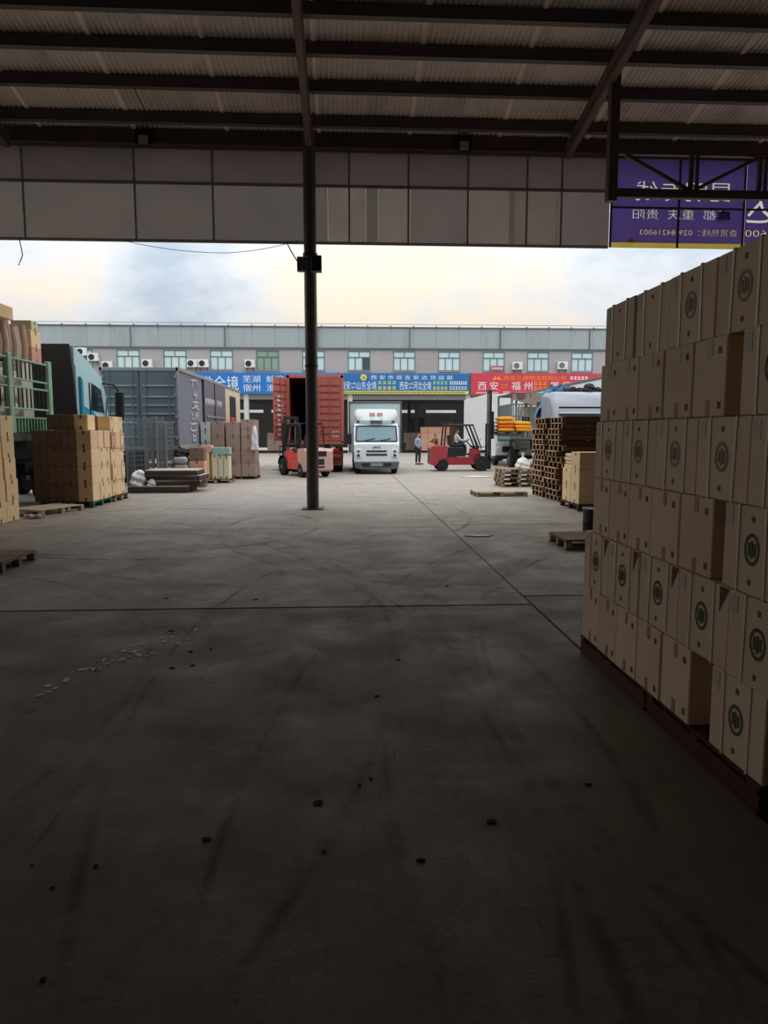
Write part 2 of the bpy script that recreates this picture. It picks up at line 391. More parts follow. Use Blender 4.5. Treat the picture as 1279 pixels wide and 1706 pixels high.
# trusses running back from the front columns
for x in (-13.4, -7.2, -.75, 5.0, 11.6):
    tr = MB().bar((x, EY-.2, roof_z(EY-.2)-.30), (x, -7.5, roof_z(-7.5)-.30), .17, .14, .01).build('trim_1' if x == -13.4 else 'trim_1', MATS['truss_paint']); tag(tr, kind='structure')
    mb = MB().bar((x, EY-.2, roof_z(EY-.2)-.45), (x, -7.5, roof_z(-7.5)-1.0), .13, .1, .01); mb.build('bottom_chord', MATS['truss_paint'], tr)
    for k in range(20):
        y0 = EY-.3-k*1.15; y1 = y0-1.15
        if y1 < -7: break
        f0 = (EY-.2-y0)/(EY+7.3); f1 = (EY-.2-y1)/(EY+7.3)
        a = (x, y0, roof_z(y0)-.45-.55*f0 if k % 2 else roof_z(y0)-.3); b = (x, y1, roof_z(y1)-.3 if k % 2 else roof_z(y1)-.45-.55*f1)
        MB().bar(a, b, .05, .05).build('web', MATS['truss_paint'], tr)
# lattice girder with its hanging post on the right
gd = MB().box(5.0, 5.18, 13.76, 13.94, 6.12, roof_z(13.85)-.3, .01).build('trim_2', MATS['truss_paint']); tag(gd, kind='structure')
MB().box(5.1, 20, 13.79, 13.91, 6.98, 7.1, .01).build('top_chord', MATS['truss_paint'], gd)
MB().box(5.1, 20, 13.79, 13.91, 6.2, 6.36, .01).build('bottom_chord', MATS['truss_paint'], gd)
for k in range(11):
    x = 5.35+k*1.35
    MB().bar((x+1.28, 13.85, 6.3), (x+1.28, 13.85, 7.05), .07, .07).bar((x+1.40, 13.85, 6.3), (x+1.40, 13.85, 7.05), .05, .05).build('girder_post', MATS['truss_paint'], gd)
    a, b = ((6.98, 6.36) if k % 2 == 0 else (6.36, 6.98)); MB().bar((x, 13.85, a), (x+1.25, 13.85, b), .06, .06).build('girder_diagonal', MATS['truss_paint'], gd)
# front column with base plate, the only one in the aisle
pil = MB().tube([(0,0,0), (0,0,8.2)], .137, 20).build('pillar', mat('pillar_paint', (88,82,80), rough=.38, var=.25, dirt=.3, scale=2), None, (-.75, 16.21, 0), smooth=True); tag(pil, kind='structure')
MB().box(-.24, .24, -.24, .24, 0, .025, .005).build('base_plate', MATS['dark_steel'], pil)
MB().lathe([(.16, 5.6), (.16, 5.66)], 20).build('clamp_band', MATS['dark_steel'], pil, smooth=True)
MB().lathe([(.15, 3.2), (.15, 3.24)], 20).build('clamp_band', MATS['dark_steel'], pil, smooth=True)
eb = thing('electrical_box', 'grey electrical box pair strapped round the black front column', 'electrical box', (-.75, 16.05, 5.35))
MB().box(-.27, -.06, -.16, -.0, -.13, .17, .01).build('box_body', MATS['steel_grey'], eb); MB().box(.03, .26, -.17, -.0, -.14, .2, .01).build('box_body', MATS['steel_grey'], eb)
MB().box(.05, .24, -.18, -.168, -.12, .18, .003).build('cover', MATS['dark_steel'], eb)
mat('cable', (30,30,32), rough=.6)
def cable(name, label, pts, r=.008):
    P = [Vector(p) for p in pts]; out = []
    for i in range(len(P)-1):
        for k in range(6):
            t = k/6; out.append(P[i].lerp(P[i+1], t)+Vector((0, 0, -.12*(P[i+1]-P[i]).length*.25*4*t*(1-t))))
    out.append(P[-1]); o = MB().tube(out, r, 6).build(name, MATS['cable'], smooth=True); return tag(o, label, 'cable')
cable('power_cable', 'black cable from the fascia down to the electrical box', [(-1.28, 16.4, 5.95), (-1.0, 16.0, 5.42)], .012)
cable('power_cable', 'thin black cable sagging below the fascia across the sky', [(-4.9, 16.5, 5.96), (-2.6, 16.5, 5.72), (-1.0, 16.3, 5.96)], .006)
cable('power_cable', 'loose black wire end dangling under the fascia near the left end', [(-7.1, 16.5, 5.95), (-7.05, 16.5, 5.62), (-7.15, 16.5, 5.4)], .01)
cable('power_cable', 'black wire hanging from the roof purlins left of the column', [(-4.05, 14.8, 8.385), (-3.72, 14.7, 7.75)], .008)

# fascia over the opening, seen from behind: upper metal sheet, lower sign skins, one gap beside the column
wf = MB().box(-26, 26, EY-.02, EY+.02, 7.93, 8.2, .005).build('wall_front', MATS['fascia_sheet']); tag(wf, kind='structure')
mat('frame_steel', (170,158,156), rough=.6, var=.15)
SKIN = translucent_mat('sign_skin_back', (196,190,186), .5, var=.10, scale=1.2)
SKIN2 = translucent_mat('sign_skin_pale', (204,198,190), .54, var=.12, scale=1.5)
TOPS = translucent_mat('upper_skin', (186,178,176), .46, var=.08)
x = -20.0; edges = [-26, -23, -20, -17.2, -14.4, -11.6, -9.3, -7.0, -4.6, -2.9, -.695]
for a, b in zip(edges[:-1], edges[1:]):
    MB().box(a+.001, b-.001, EY-.012, EY+.012, 7.2, 7.93, .002).build('fascia_panel', TOPS, wf)
    MB().box(a+.001, b-.001, EY+.02, EY+.035, 5.96, 7.22, .002).build('sign_skin', SKIN, wf)
edges = [-.655, .12, 1.45, 2.8, 4.15, 4.95, 6.085]; lower = [-.655, -.36, .5, .77, 1.5, 2.78, 3.77, 3.87, 4.86, 6.085]
for k, (a, b) in enumerate(zip(edges[:-1], edges[1:])):
    MB().box(a+.001, b-.001, EY-.012, EY+.012, 7.2, 7.93, .002).build('fascia_panel', TOPS, wf)
for k, (a, b) in enumerate(zip(lower[:-1], lower[1:])):
    MB().box(a+.001, b-.001, EY+.02, EY+.035, 5.98, 7.22, .002).build('sign_skin', SKIN2 if k % 2 else SKIN, wf)
for a in (-23, -20, -17.2, -14.4, -11.6, -9.3, -7.0, -4.6, -2.9, .12, 1.45, 2.8, 4.15, 4.95):
    MB().box(a-.02, a+.02, EY-.03, EY-.013, 5.97, 7.93).build('stud', TOPS, wf)
for z in (7.21, 5.98): MB().box(-26, -.70, EY-.05, EY-.013, z-.03, z+.03).box(-.655, 6.05, EY-.05, EY-.013, z-.03, z+.03).build('rail', TOPS, wf)
# blue and purple advertising banner, read mirrored from inside
BAN = translucent_mat('banner_purple', (168,150,206), .62, var=.10, scale=.8); BANY = translucent_mat('banner_yellow', (240,226,150), .7)
LET = translucent_mat('banner_white', (250,248,244), .85, var=.05); LETY = translucent_mat('banner_cream', (248,236,200), .85, var=.05)
mat('banner_frame', (86,80,84), rough=.6)
def banner(xa, xb, label, items, seams):
    b = thing('shop_banner', label, 'banner', ((xa+xb)/2, EY, 5.98)); ox = (xa+xb)/2
    sk = MB().box(xa-ox+.01, xb-ox-.01, -.006, .006, .12, 2.0).build('purple_skin', BAN, b)
    MB().box(xa-ox+.01, xb-ox-.01, -.006, .006, .0, .12, .001).build('yellow_strip', BANY, b)
    for s_, m, x0, x1, z0, z1 in items:
        pos = ((x0+x1)/2-ox, 0, (z0+z1)/2-5.98)
        letters(s_, m, b, *pos, x1-x0, z1-z0, .004, True)
        ct = put('cutter', text_mesh(s_, m, x1-x0, z1-z0, .08, True), b, pos)     # letters are let into the skin, so light passes them
        md = sk.modifiers.new('cut', 'BOOLEAN'); md.operation = 'DIFFERENCE'; md.solver = 'EXACT'; md.object = ct
        bpy.context.view_layer.update()
        me = bpy.data.meshes.new_from_object(sk.evaluated_get(bpy.context.evaluated_depsgraph_get()))
        sk.modifiers.clear(); sk.data = me; me.name = 'purple_skin'; me.materials.clear(); me.materials.append(BAN); bpy.data.objects.remove(ct)
    for sx in seams: MB().box(sx-ox-.02, sx-ox+.02, -.06, -.02, 0, 2.0).build('upright', MATS['banner_frame'], b)
    MB().box(xa-ox, xb-ox, -.07, -.03, 1.95, 2.02).box(xa-ox, xb-ox, -.05, -.02, .86, .9).build('cross_rail', MATS['banner_frame'], b)
    return b
b1 = banner(6.08, 9.24, 'blue purple sign banner read mirrored, from its corner to the seam', [
    ('昆明专线', LET, 6.66, 8.9, 7.02, 7.46), ('成都  重庆  贵阳', LET, 6.62, 8.92, 6.62, 6.84), ('查货热线：029-84216003', LETY, 6.8, 9.12, 6.26, 6.42)], [6.1, 7.68, 9.22])
MB().prism([(-.1, 0), (.1, 0), (0, .1)], 'y', -.012, .012).build('yellow_peak', BANY, b1, (6.6-7.66, 0, .12))
banner(9.27, 13.0, 'purple sign banner with one big white character, above the nearest carton stack', [
    ('安达', LET, 9.3, 11.0, 6.55, 7.32), ('029-84212600', LETY, 9.3, 11.4, 6.26, 6.42)], [11.1, 12.98])
banner(13.03, 26, 'long purple sign banner past the frame edge at the far end', [], [15.3, 17.6, 19.8, 22, 24])
# two floodlights hung under the eave
for x, z, lb in ((-4.31, 8.1, 'square floodlight in a bracket under the eave, left of the column'), (2.66, 8.12, 'square floodlight in a bracket under the eave, right of the column')):
    fl = thing('floodlight', lb, 'floodlight', (x, EY-.22, z-.16), 0, 'eave floodlights')
    MB().box(-.13, .13, -.05, .06, -.05, .2, .02).build('housing', MATS['dark_steel'], fl)
    MB().box(-.1, .1, -.06, -.045, -.02, .17, .003).build('lens', glass_mat('lamp_lens', (190,196,196)), fl)
    MB().box(-.18, -.155, -.02, .02, 0, .3).box(.155, .18, -.02, .02, 0, .3).box(-.18, .18, -.02, .02, .29, .315).build('bracket', MATS['dark_steel'], fl)
# ================================================================== CARTONS AND PALLETS
CM = {}
def carton_mesh(sx, sy, sz, m):
    k = (round(sx, 3), round(sy, 3), round(sz, 3), m.name)
    if k not in CM: CM[k] = MB().box(-sx/2, sx/2, -sy/2, sy/2, 0, sz, .006).mesh('carton', m)
    return CM[k]
PM = {}
def part_mesh(key, fn):
    if key not in PM: PM[key] = fn()
    return PM[key]
def carton(label, group, x0, x1, y0, y1, z0, z1, m, jit=.0, rot=None, flap=None, name='carton'):
    """a carton, its tape seam as a part on the named faces"""
    sx, sy, sz = x1-x0, y1-y0, z1-z0
    o = put(name, carton_mesh(sx, sy, sz, m), None, ((x0+x1)/2+rng.uniform(-jit, jit), (y0+y1)/2, z0), (0, 0, rot if rot is not None else 0))
    tag(o, label, 'carton', group)
    for f in flap or ():
        n = {'+x': (1,0), '-x': (-1,0), '-y': (0,-1)}[f]
        me = part_mesh('tape'+f, lambda: (MB().box(-.002, .002, -.025, .025, 0, .085) if n[0] else MB().box(-.025, .025, -.002, .002, 0, .085)).mesh('tape', MATS['tape']))
        for z in (.004, sz-.09): put('tape', me, o, (n[0]*(sx/2+.001), n[1]*(sy/2+.001), z))
    return o

# ---- pallet: decks of boards on stringers, every board a part
def make_pallet(name, lx, ly, h, mt, me_, nb=7, solid=False):
    """built lengthwise in X, deck boards along X; returns list of (part, mesh, loc)"""
    out = []
    bw = ly/nb*.86; t = .018
    db = MB().box(-lx/2, lx/2, -bw/2, bw/2, 0, t, .003).mesh('deck_board', mt)
    for k in range(nb): out.append(('deck_board', db, (0, -ly/2+ly/nb*(k+.5), h-t)))
    cb = MB().box(-.045, .045, -ly/2, ly/2, 0, t, .003).mesh('cross_board', mt)
    bl = MB().box(-.05, .05, -.045, .045, 0, h-3*t, .004).mesh('block', me_)
    bb = MB().box(-lx/2, lx/2, -.05, .05, 0, t, .003).mesh('bottom_board', mt)
    for x in (-lx/2+.05, 0, lx/2-.05):
        out.append(('cross_board', cb, (x, 0, h-2*t)))
        if not solid:
            for y in (-ly/2+.05, 0, ly/2-.05): out.append(('block', bl, (x, y, t)))
    if solid:
        sb = MB().box(-lx/2, lx/2, -.03, .03, 0, h-3*t, .004).mesh('stringer', mt)
        cap = MB().box(-.008, .008, -.031, .031, 0, h-3*t, .003).mesh('stringer_end', me_); led = MB().box(-.05, .05, -ly/2, ly/2, 0, t+.002, .003).mesh('lead_board', me_)
        for y in (-ly/2+.035, -ly/6, ly/6, ly/2-.035):
            out.append(('stringer', sb, (0, y, t)))
            for s_ in (-1, 1): out.append(('stringer_end', cap, (s_*(lx/2+.004), y, t)))
        for s_ in (-1, 1): out.append(('lead_board', led, (s_*(lx/2-.035), 0, h-t)))
    for y in (-ly/2+.05, 0, ly/2-.05): out.append(('bottom_board', bb, (0, y, 0)))
    return out
PK = {}
def pallet(label, x, y, z, lx=1.2, ly=1.0, h=.14, rz=0., mt='wood_dark', me_='wood_end', nb=7, group=None, solid=False):
    k = (lx, ly, h, mt, me_, nb, solid)
    if k not in PK: PK[k] = make_pallet('pallet', lx, ly, h, MATS[mt], MATS[me_], nb, solid)
    p = thing('pallet', label, 'pallet', (x, y, z), rz, group)
    for n, me, lc in PK[k]: put(n, me, p, lc)
    return p

# ---------------- the big stack of cartons beside the camera: six rows on two pallets
ROWN = ['top row', 'second row down', 'third row down', 'fourth row down', 'fifth row down', 'bottom row']
ZB = [.14, .565, .99, 1.41, 1.83, 2.235, 2.645]
NTH = ['first', 'second', 'third', 'fourth', 'fifth', 'sixth', 'seventh']
strap_m = lambda sx, sz: part_mesh(('strap', round(sx,3), round(sz,3)), lambda: MB().box(-sx/2-.005, -sx/2-.001, -.009, .009, 0, sz+.004).box(-sx/2-.005, sx/2, -.009, .009, sz+.0005, sz+.004).mesh('strap', MATS['strap']))
def ring_mesh():
    M = Matrix.Rotation(R(-90), 4, 'Y'); mb = MB()
    n = 28; vs = []; fs = []
    for rr in (.068, .052):
        for j in range(n): a = 2*math.pi*j/n; vs.append((-.0015, rr*math.cos(a)*.92, rr*math.sin(a)*1.12))
    for j in range(n): fs.append([j, (j+1) % n, n+(j+1) % n, n+j])
    mb.add(vs, fs)
    for dy, hh in ((-.024, .03), (0, .042), (.024, .03)): mb.box(-.002, -.001, dy-.008, dy+.008, -hh, hh)
    vs = [(-.0012, 0, 0)]+[(-.0012, .047*math.cos(2*math.pi*j/n)*.92, .047*math.sin(2*math.pi*j/n)*1.12) for j in range(n)]
    return mb.mesh('printed_emblem', MATS['print_green'])
EMB = ring_mesh()
FLO = None
def flower_mesh():
    mb = MB(); n = 20
    vs = [(-.0015, (.014+.005*math.cos(5*2*math.pi*j/n))*math.cos(2*math.pi*j/n), (.014+.005*math.cos(5*2*math.pi*j/n))*math.sin(2*math.pi*j/n)) for j in range(n)]
    mb.add(vs+[(-.0003, v[1], v[2]) for v in vs], [list(range(n))]+[[j, (j+1) % n, n+(j+1) % n, n+j] for j in range(n)]); return mb.mesh('printed_flower', MATS['print_red'])
FLO = flower_mesh()
SQ = MB().box(-.0025, .0, -.03, .03, -.045, .045).mesh('paper_label', mat('label_dim', (206,190,172), rough=.6))
TPS = MB().box(-.002, .0, -.02, .02, -.04, .04).mesh('tape', MATS['tape_near'])
EMB2 = EMB.copy(); EMB2.materials.clear(); EMB2.materials.append(MATS['print_faded'])
STN = MB().box(-.0015, .0, -.016, .016, -.018, .018).mesh('printed_mark', MATS['print_red'])
TRI = MB().prism([(-.085, 0), (0, 0), (0, -.13)], 'x', -.0018, -.0002).mesh('corner_patch', mat('patch_brown', (110,66,52), rough=.8))
def near_carton(row, nth, x0, y0, y1, strapped, depth):
    z0, z1 = ZB[row], ZB[row+1]-.004; sy = y1-y0-.006; sz = z1-z0; sx = depth
    kind = 'strapped printed carton' if strapped else 'plain taped carton'
    rn = ROWN[5-row]
    o = put('strapped_carton' if strapped else 'plain_carton', carton_mesh(sx, sy, sz, MATS['carton_near']), None, (x0+sx/2, (y0+y1)/2, z0), (0, 0, rng.uniform(-.012, .012)))
    tag(o, f'{kind} past the dark gap, {rn} of the tall stack' if nth == 'gap' else f'{kind}, {nth} from the yard end, {rn} of the tall stack', 'carton', 'cartons of the tall stack beside the aisle')
    F = -sx/2
    if strapped:
        for q in (-.5+.27, .5-.27):
            put('strap', strap_m(sx, sz), o, (0, q*sy, 0), (rng.uniform(-.035, .035), 0, 0))
        if row != 5 or nth in ('third', 'fourth', 'fifth'): put('printed_emblem', EMB if row == 1 or nth == 'gap' else EMB2, o, (F-.001, 0, sz*.52))
        put('printed_flower', FLO, o, (F-.0005, 0, sz*.86)); put('printed_flower', FLO, o, (F-.0005, .01, sz*.14))
        put('paper_label', SQ, o, (F, sy/2-.05, sz-.06))
        if row == 1: put('corner_patch', TRI, o, (F, -sy/2+.088, sz-.004))
    else:
        put('tape', TPS, o, (F, rng.uniform(-.01, .01), .045)); put('tape', TPS, o, (F, 0, sz-.045)) if row != 4 else put('paper_label', SQ, o, (F, 0, sz-.05))
        put('printed_mark', STN, o, (F, -sy*.3, sz*.83)); put('printed_mark', STN, o, (F, -sy*.34, sz*.14))
    return o
X0 = 1.885
ROWS = {5: [5.19,4.66,4.17,3.64,3.12], 4: [5.2,4.87,4.51,4.155,3.81,3.47], 3: [5.29,4.76,4.24,3.72,3.22,2.72], 2: [5.29,4.95,4.60,4.25,3.88,3.52], 1: [5.42,4.9,4.37,3.84,3.31,2.8], 0: [5.42,5.05,4.70,4.36,4.01,3.65]}
for row, ed in ROWS.items():
    st = row % 2 == 1
    for k in range(len(ed)-1):
        near_carton(row, NTH[k], X0+(0 if row > 1 else -.012)+rng.uniform(-.006, .006)+(.02 if row == 5 else 0), ed[k+1], ed[k], st, .36 if st else .50)
for row, a, b in ((4, 2.82, 3.33), (2, 2.9, 3.41), (0, 2.97, 3.45)): near_carton(row, 'gap', X0, a, b, True, .36)
for row, y_ in ((4, 3.0), (2, 3.05), (0, 3.1)):      # cartons of the layer behind, seen through the gaps
    for k in range(2):
        carton(f'rear layer carton seen in the gap of the {ROWN[5-row]}, {"nearer" if k == 0 else "farther"} one', 'cartons of the layer behind', 2.42, 2.92, y_+k*.4, y_+.39+k*.4, ZB[row], ZB[row+1]-.004, MATS['carton_near'])
for row in (1, 3, 5):
    carton(f'brown carton behind the {ROWN[5-row]} of strapped cartons', 'cartons of the layer behind', 2.30, 2.90, 3.2, 3.72, ZB[row], ZB[row+1]-.004, MATS['carton_near'])
pallet('red-brown pallet under the near half of the tall carton stack', 2.47, 3.58, 0, 1.2, 1.2, .138, R(90), 'wood_red', 'wood_red', 7, None, True)
pallet('red-brown pallet under the far half of the tall carton stack', 2.47, 4.82, 0, 1.2, 1.2, .138, R(90), 'wood_red', 'wood_red', 7, None, True)

# ---------------- left side of the aisle
for c, (ya, yb) in enumerate(((13.05, 13.53), (13.57, 14.06), (14.1, 14.59))):
    for r_ in range(5):
        dx = (.012*r_ - .03) * (1 if c == 2 else .8) + rng.uniform(-.012, .012)
        carton(f'tan carton, {["bottom","second","third","fourth","topmost"][r_]} of the {["hidden near","middle","far"][c]} column in the stack at the frame edge', 'tan cartons at the frame edge',
               -7.0-dx, -6.6-dx, ya, yb, .415*r_+.002, .415*(r_+1)-.002, MATS['carton_tan'], rot=rng.uniform(-.03, .03), flap=['+x'])
# a printed line block on the two visible columns
pallet('pale pallet alone on the floor before the dark carton block', -6.44, 15.62, 0, 1.25, .85, .15, R(69), 'wood_pale', 'wood_pale', 6)
mb = MB(); r_ = random.Random(8)
mb.grid(lambda u, v: (-.17+.34*u+.03*math.sin(9*v), -.1+.2*v+.03*math.sin(7*u), .02+.05*abs(math.sin(6*u+4*v))+.02*math.sin(13*v)), 10, 7)
o = mb.build('paper_scrap', MATS['paper_white'], None, (-6.35, 14.72, 0.005)); tag(o, 'crumpled white paper scrap on the floor by the tan cartons', 'paper')
pallet('corner of a worn wooden pallet at the frame edge, nearest on that side', -4.87, 9.42, 0, 1.2, 1.0, .14, 0, 'wood_mid', 'wood_mid')

# block of cartons on a green pallet (L4), inner ones darkened to imitate front shade
pallet('green plastic pallet under the dark carton block, aisle side', -6.46, 17.4, 0, 1.2, 1.3, .14, 0, 'green_plastic', 'green_plastic')
for r_ in range(4):
    z0 = .145+.412*r_; z1 = z0+.408
    for i in range(4):
        x1 = -5.86-.332*i
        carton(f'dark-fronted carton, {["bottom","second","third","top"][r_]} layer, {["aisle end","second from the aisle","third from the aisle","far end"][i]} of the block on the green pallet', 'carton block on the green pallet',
               x1-.328, x1, 16.75, 17.23, z0, z1, MATS['carton_brown_and_shade' if i else 'carton_tan'], rot=rng.uniform(-.006, .006), flap=['-y'])
    n = 2 if r_ != 3 else 4
    wd = .84/n
    for k in range(n):
        carton(f'tan carton, {["bottom","second","third","top"][r_]} layer, {["nearer","next","third","farthest"][k]} on the back part of the green pallet block', 'carton block on the green pallet',
               -6.5, -5.86, 17.235+wd*k, 17.235+wd*(k+1)-.004, z0, z1, MATS['carton_tan'], jit=.012, flap=['+x'] if n == 2 else None)
for i in range(3):
    x1 = -6.07-.315*i
    carton(f'carton lying loose on top of the dark block, {["nearest the aisle","middle","nearest the trailer"][i]}', 'loose cartons on the dark block', x1-.311, x1, 17.2, 17.7, 1.80, 2.16, MATS['carton_tan' if i == 0 else 'carton_brown_and_shade'], flap=['-y'])
# L6 block behind it
pallet('wooden pallet under the second tan block behind the dark one', -6.2, 18.68, 0, .8, 1.1, .14, 0, 'wood_dark', 'wood_end', group=None)
for r_ in range(5):
    z0 = .145+.4*r_; z1 = z0+.396; sh = (.02 if r_ % 2 else -.01)
    for i in range(2):
        for k in range(3):
            if i == 1 and k > 0: continue
            x1 = -5.85-.3*i+sh
            if r_ in (1, 3) and k == 2 and i == 0: yb = 19.12
            else: yb = 18.14+.335*(k+1)-.006
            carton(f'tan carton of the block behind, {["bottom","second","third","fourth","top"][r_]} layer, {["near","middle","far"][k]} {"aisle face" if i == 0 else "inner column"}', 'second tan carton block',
                   x1-.296, x1, 18.14+.335*k+(.05 if r_ in (1,3) and k == 2 else 0), yb, z0, z1, MATS['carton_pink' if (r_ == 3 and k == 0) else ('carton_tan' if i == 0 else 'carton_brown_and_shade')], flap=['+x'] if k != 1 else None)  # inner column coloured darker, as if its fronts were shaded

# flat platform pallets, wrapped bag, cages, tarps, small cartons
mat('platform_dark', (70,60,56), rough=.8, var=.2); mat('platform_top', (176,160,148), rough=.85, var=.15)
def platform(label, x, y, z, lx, ly, h, rz=0.):
    p = thing('flat_platform', label, 'pallet', (x, y, z), rz, 'stacked flat platforms')
    MB().box(-lx/2, lx/2, -ly/2, ly/2, h-.03, h, .004).build('top_sheet', MATS['platform_top'], p)
    for q in (-.47, 0, .47): MB().box(-lx/2, lx/2, q*ly-.05, q*ly+.05, 0, h-.03, .005).build('bearer', MATS['platform_dark'], p)
    MB().box(-lx/2+.01, -lx/2+.05, -ly/2, ly/2, .03, h-.03).box(lx/2-.05, lx/2-.01, -ly/2, ly/2, .03, h-.03).build('end_board', MATS['platform_dark'], p)
platform('dark flat platform on the floor carrying the white wrapped bag, bottom', -5.42, 21.4, 0, 1.7, 1.3, .2)
platform('dark flat platform, second up, under the fanned pile', -5.05, 21.5, .2, 1.55, 1.2, .15, .05)
platform('dark flat platform, third up, in the fanned pile', -5.0, 21.52, .35, 1.55, 1.2, .15, -.04)
platform('dark flat platform, topmost in the fanned pile', -5.08, 21.5, .5, 1.5, 1.2, .15, .02)
mat('film', (226,228,228), rough=.35, var=.08, spec=.5)
def lump(label, name, cat, x, y, z, sx, sy, sz, m, seed, rough=.18, group=None):
    r_ = random.Random(seed); ph = [r_.uniform(0, 6) for _ in range(8)]
    def fn(u, v):
        a = 2*math.pi*u; b = math.pi/2*v
        q = 1+rough*(math.sin(3*a+ph[0]+2*b)*.5+math.sin(7*a+ph[1]-5*b)*.35+math.sin(13*a+ph[2]+9*b)*.2)+.5*rough*math.sin(9*b+ph[3]+2*a)
        rr = (1-v**2.2)**.5 if v < 1 else 0
        return (sx*q*rr*math.cos(a), sy*q*rr*math.sin(a), sz*(v if v < 1 else 1)*(.9+.1*q))
    o = MB().grid(fn, 40, 14).build(name, m, None, (x, y, z), smooth=False)
    for p in o.data.polygons: p.use_smooth = True
    return tag(o, label, cat, group)
lump('white plastic-wrapped bag slumped on the dark flat platform', 'wrapped_bag', 'bag', -6.02, 21.1, .2, .24, .33, .46, MATS['film'], 3)
lump('smaller tail of white plastic film trailing beside the wrapped bag', 'plastic_film', 'film', -5.62, 20.92, .2, .13, .14, .2, MATS['film'], 9)

mat('cage_wire', (150,154,160), rough=.4, metal=.5, var=.1)
def cage(label, x, y, wd, dp, h, rz=0.):
    g = thing('roll_cage', label, 'roll cage', (x, y, 0), rz, 'grey wire cages')
    for sx in (-1, 1):
        for sy in (-1, 1): MB().box(sx*wd/2-.018, sx*wd/2+.018, sy*dp/2-.018, sy*dp/2+.018, .1, h, .004).build('post', MATS['cage_wire'], g)
    for nm, fixed, sgn in (('front_mesh', 'y', -1), ('side_mesh', 'x', 1), ('side_mesh', 'x', -1), ('back_mesh', 'y', 1)):
        mb = MB(); nh = 15; nv = 6; span = wd if fixed == 'y' else dp
        for k in range(nh):
            z = .16+(h-.2)*k/(nh-1)
            a = (-span/2, z); b = (span/2, z)
            P = [(-span/2, sgn*dp/2, z), (span/2, sgn*dp/2, z)] if fixed == 'y' else [(sgn*wd/2, -span/2, z), (sgn*wd/2, span/2, z)]
            mb.bar(P[0], P[1], .012 if k % 4 else .025, .012)
        for k in range(nv):
            q = -span/2+span*(k+.5)/nv
            P = [(q, sgn*dp/2, .14), (q, sgn*dp/2, h-.02)] if fixed == 'y' else [(sgn*wd/2, q, .14), (sgn*wd/2, q, h-.02)]
            mb.bar(P[0], P[1], .012, .012)
        mb.build(nm, MATS['cage_wire'], g)
    MB().box(-wd/2, wd/2, -dp/2, dp/2, .1, .14, .005).build('base', MATS['dark_steel'], g)
    for sx in (-1, 1):
        for sy in (-1, 1): wheel(g, sx*(wd/2-.08), sy*(dp/2-.08), .05, .05, .03)
cage('tall grey wire roll cage beside the second tan block', -6.42, 22.6, .57, .8, 2.2)
cage('grey wire roll cage, middle one of three', -5.94, 22.62, .32, .8, 2.22)
cage('lower grey wire roll cage, the one nearest the folded tarps', -5.62, 22.6, .26, .8, 2.05)
mat('dark_goods', (44,46,50), rough=.8); mat('tarp_grey', (178,186,188), rough=.7, var=.12)
lump('dark bundle lying on the folded grey tarps', 'dark_bundle', 'bundle', -5.23, 23.1, .98, .22, .24, .28, MATS['dark_goods'], 21)
for k in range(4):
    o = MB().box(-.22, .22, -.3, .3, 0, .24, .06).build('folded_tarp', MATS['tarp_grey'], None, (-5.23+rng.uniform(-.01,.01), 23.1, .245*k), (0, 0, rng.uniform(-.05, .05)), smooth=True)
    tag(o, f'folded grey tarp, {["lowest","second","third","topmost"][k]} of the pile behind the flat platforms', 'tarp', 'folded grey tarps')
for k, m in enumerate(('carton_brown_and_shade', 'carton_pink', 'carton_brown_and_shade')):
    carton(f'brown carton beside the folded tarps, {["lowest","middle","topmost"][k]} of three', 'cartons beside the folded tarps', -4.96, -4.5, 22.9, 23.35, .42*k+.002, .42*k+.418, MATS[m], flap=['-y'])

# L13 pallet with tan and cream upright cartons
pallet('wooden pallet carrying upright cream and tan cartons', -4.5, 25.2, 0, 1.1, 1.0, .13, .04, 'wood_red', 'wood_pale')
carton('tall pale tan carton standing on the pallet of upright cartons', None, -4.98, -4.7, 24.8, 25.3, .135, 1.06, MATS['carton_tan'], flap=['-y'], name='tall_carton')
carton('pinkish carton lying on the tall tan one', None, -4.99, -4.62, 24.8, 25.3, 1.065, 1.3, MATS['carton_pink'])
for k, (a, b, h_) in enumerate(((-4.6, -4.42, .98), (-4.40, -4.22, .94), (-4.20, -4.02, .93))):
    carton(f'slim cream upright carton, {["next to the tan one","middle","at the aisle side"][k]}', 'slim cream cartons', a, b, 24.78, 25.3, .135, h_, MATS['carton_cream'], flap=['-y'], name='slim_carton')
mat('teal_box', (150,190,180), rough=.7)
carton('flat pale teal carton bridging the slim cream cartons', None, -4.58, -4.0, 24.8, 25.3, .985, 1.22, MATS['teal_box'], name='flat_carton')
# L13b + L14
def column(x0, x1, y0, y1, zs, m, what, grp, flap=('-y',)):
    for r_ in range(len(zs)-1):
        carton(f'{what}, {["lowest","second","third","fourth","fifth","sixth"][r_]} up', grp, x0, x1, y0, y1, zs[r_]+.003, zs[r_+1]-.003, m[r_ % len(m)], rot=rng.uniform(-.01, .01), flap=list(flap), jit=.008)
pallet('pallet under the grey-brown carton stacks, inner one', -4.89, 27.0, 0, .8, 1.0, .13, 0, 'wood_dark', 'wood_dark')
column(-5.32, -4.96, 26.6, 27.3, [.13, .55, .97, 1.38, 1.8, 2.12], [MATS['carton_pale'], MATS['carton_pale'], MATS['teal_box']], 'pale carton in the column against the dark trailer', 'pale carton column')
column(-4.93, -4.48, 26.6, 27.3, [.13, .6, 1.1, 1.6, 2.15], [MATS['carton_grey']], 'grey-brown carton in the narrow column next to the pale ones', 'grey-brown carton columns')
pallet('dark pallet under the two wide grey-brown carton columns', -3.9, 27.35, 0, 1.15, 1.2, .1, 0, 'wood_dark', 'wood_dark')
ZS = [.1, .6, 1.1, 1.6, 2.12]
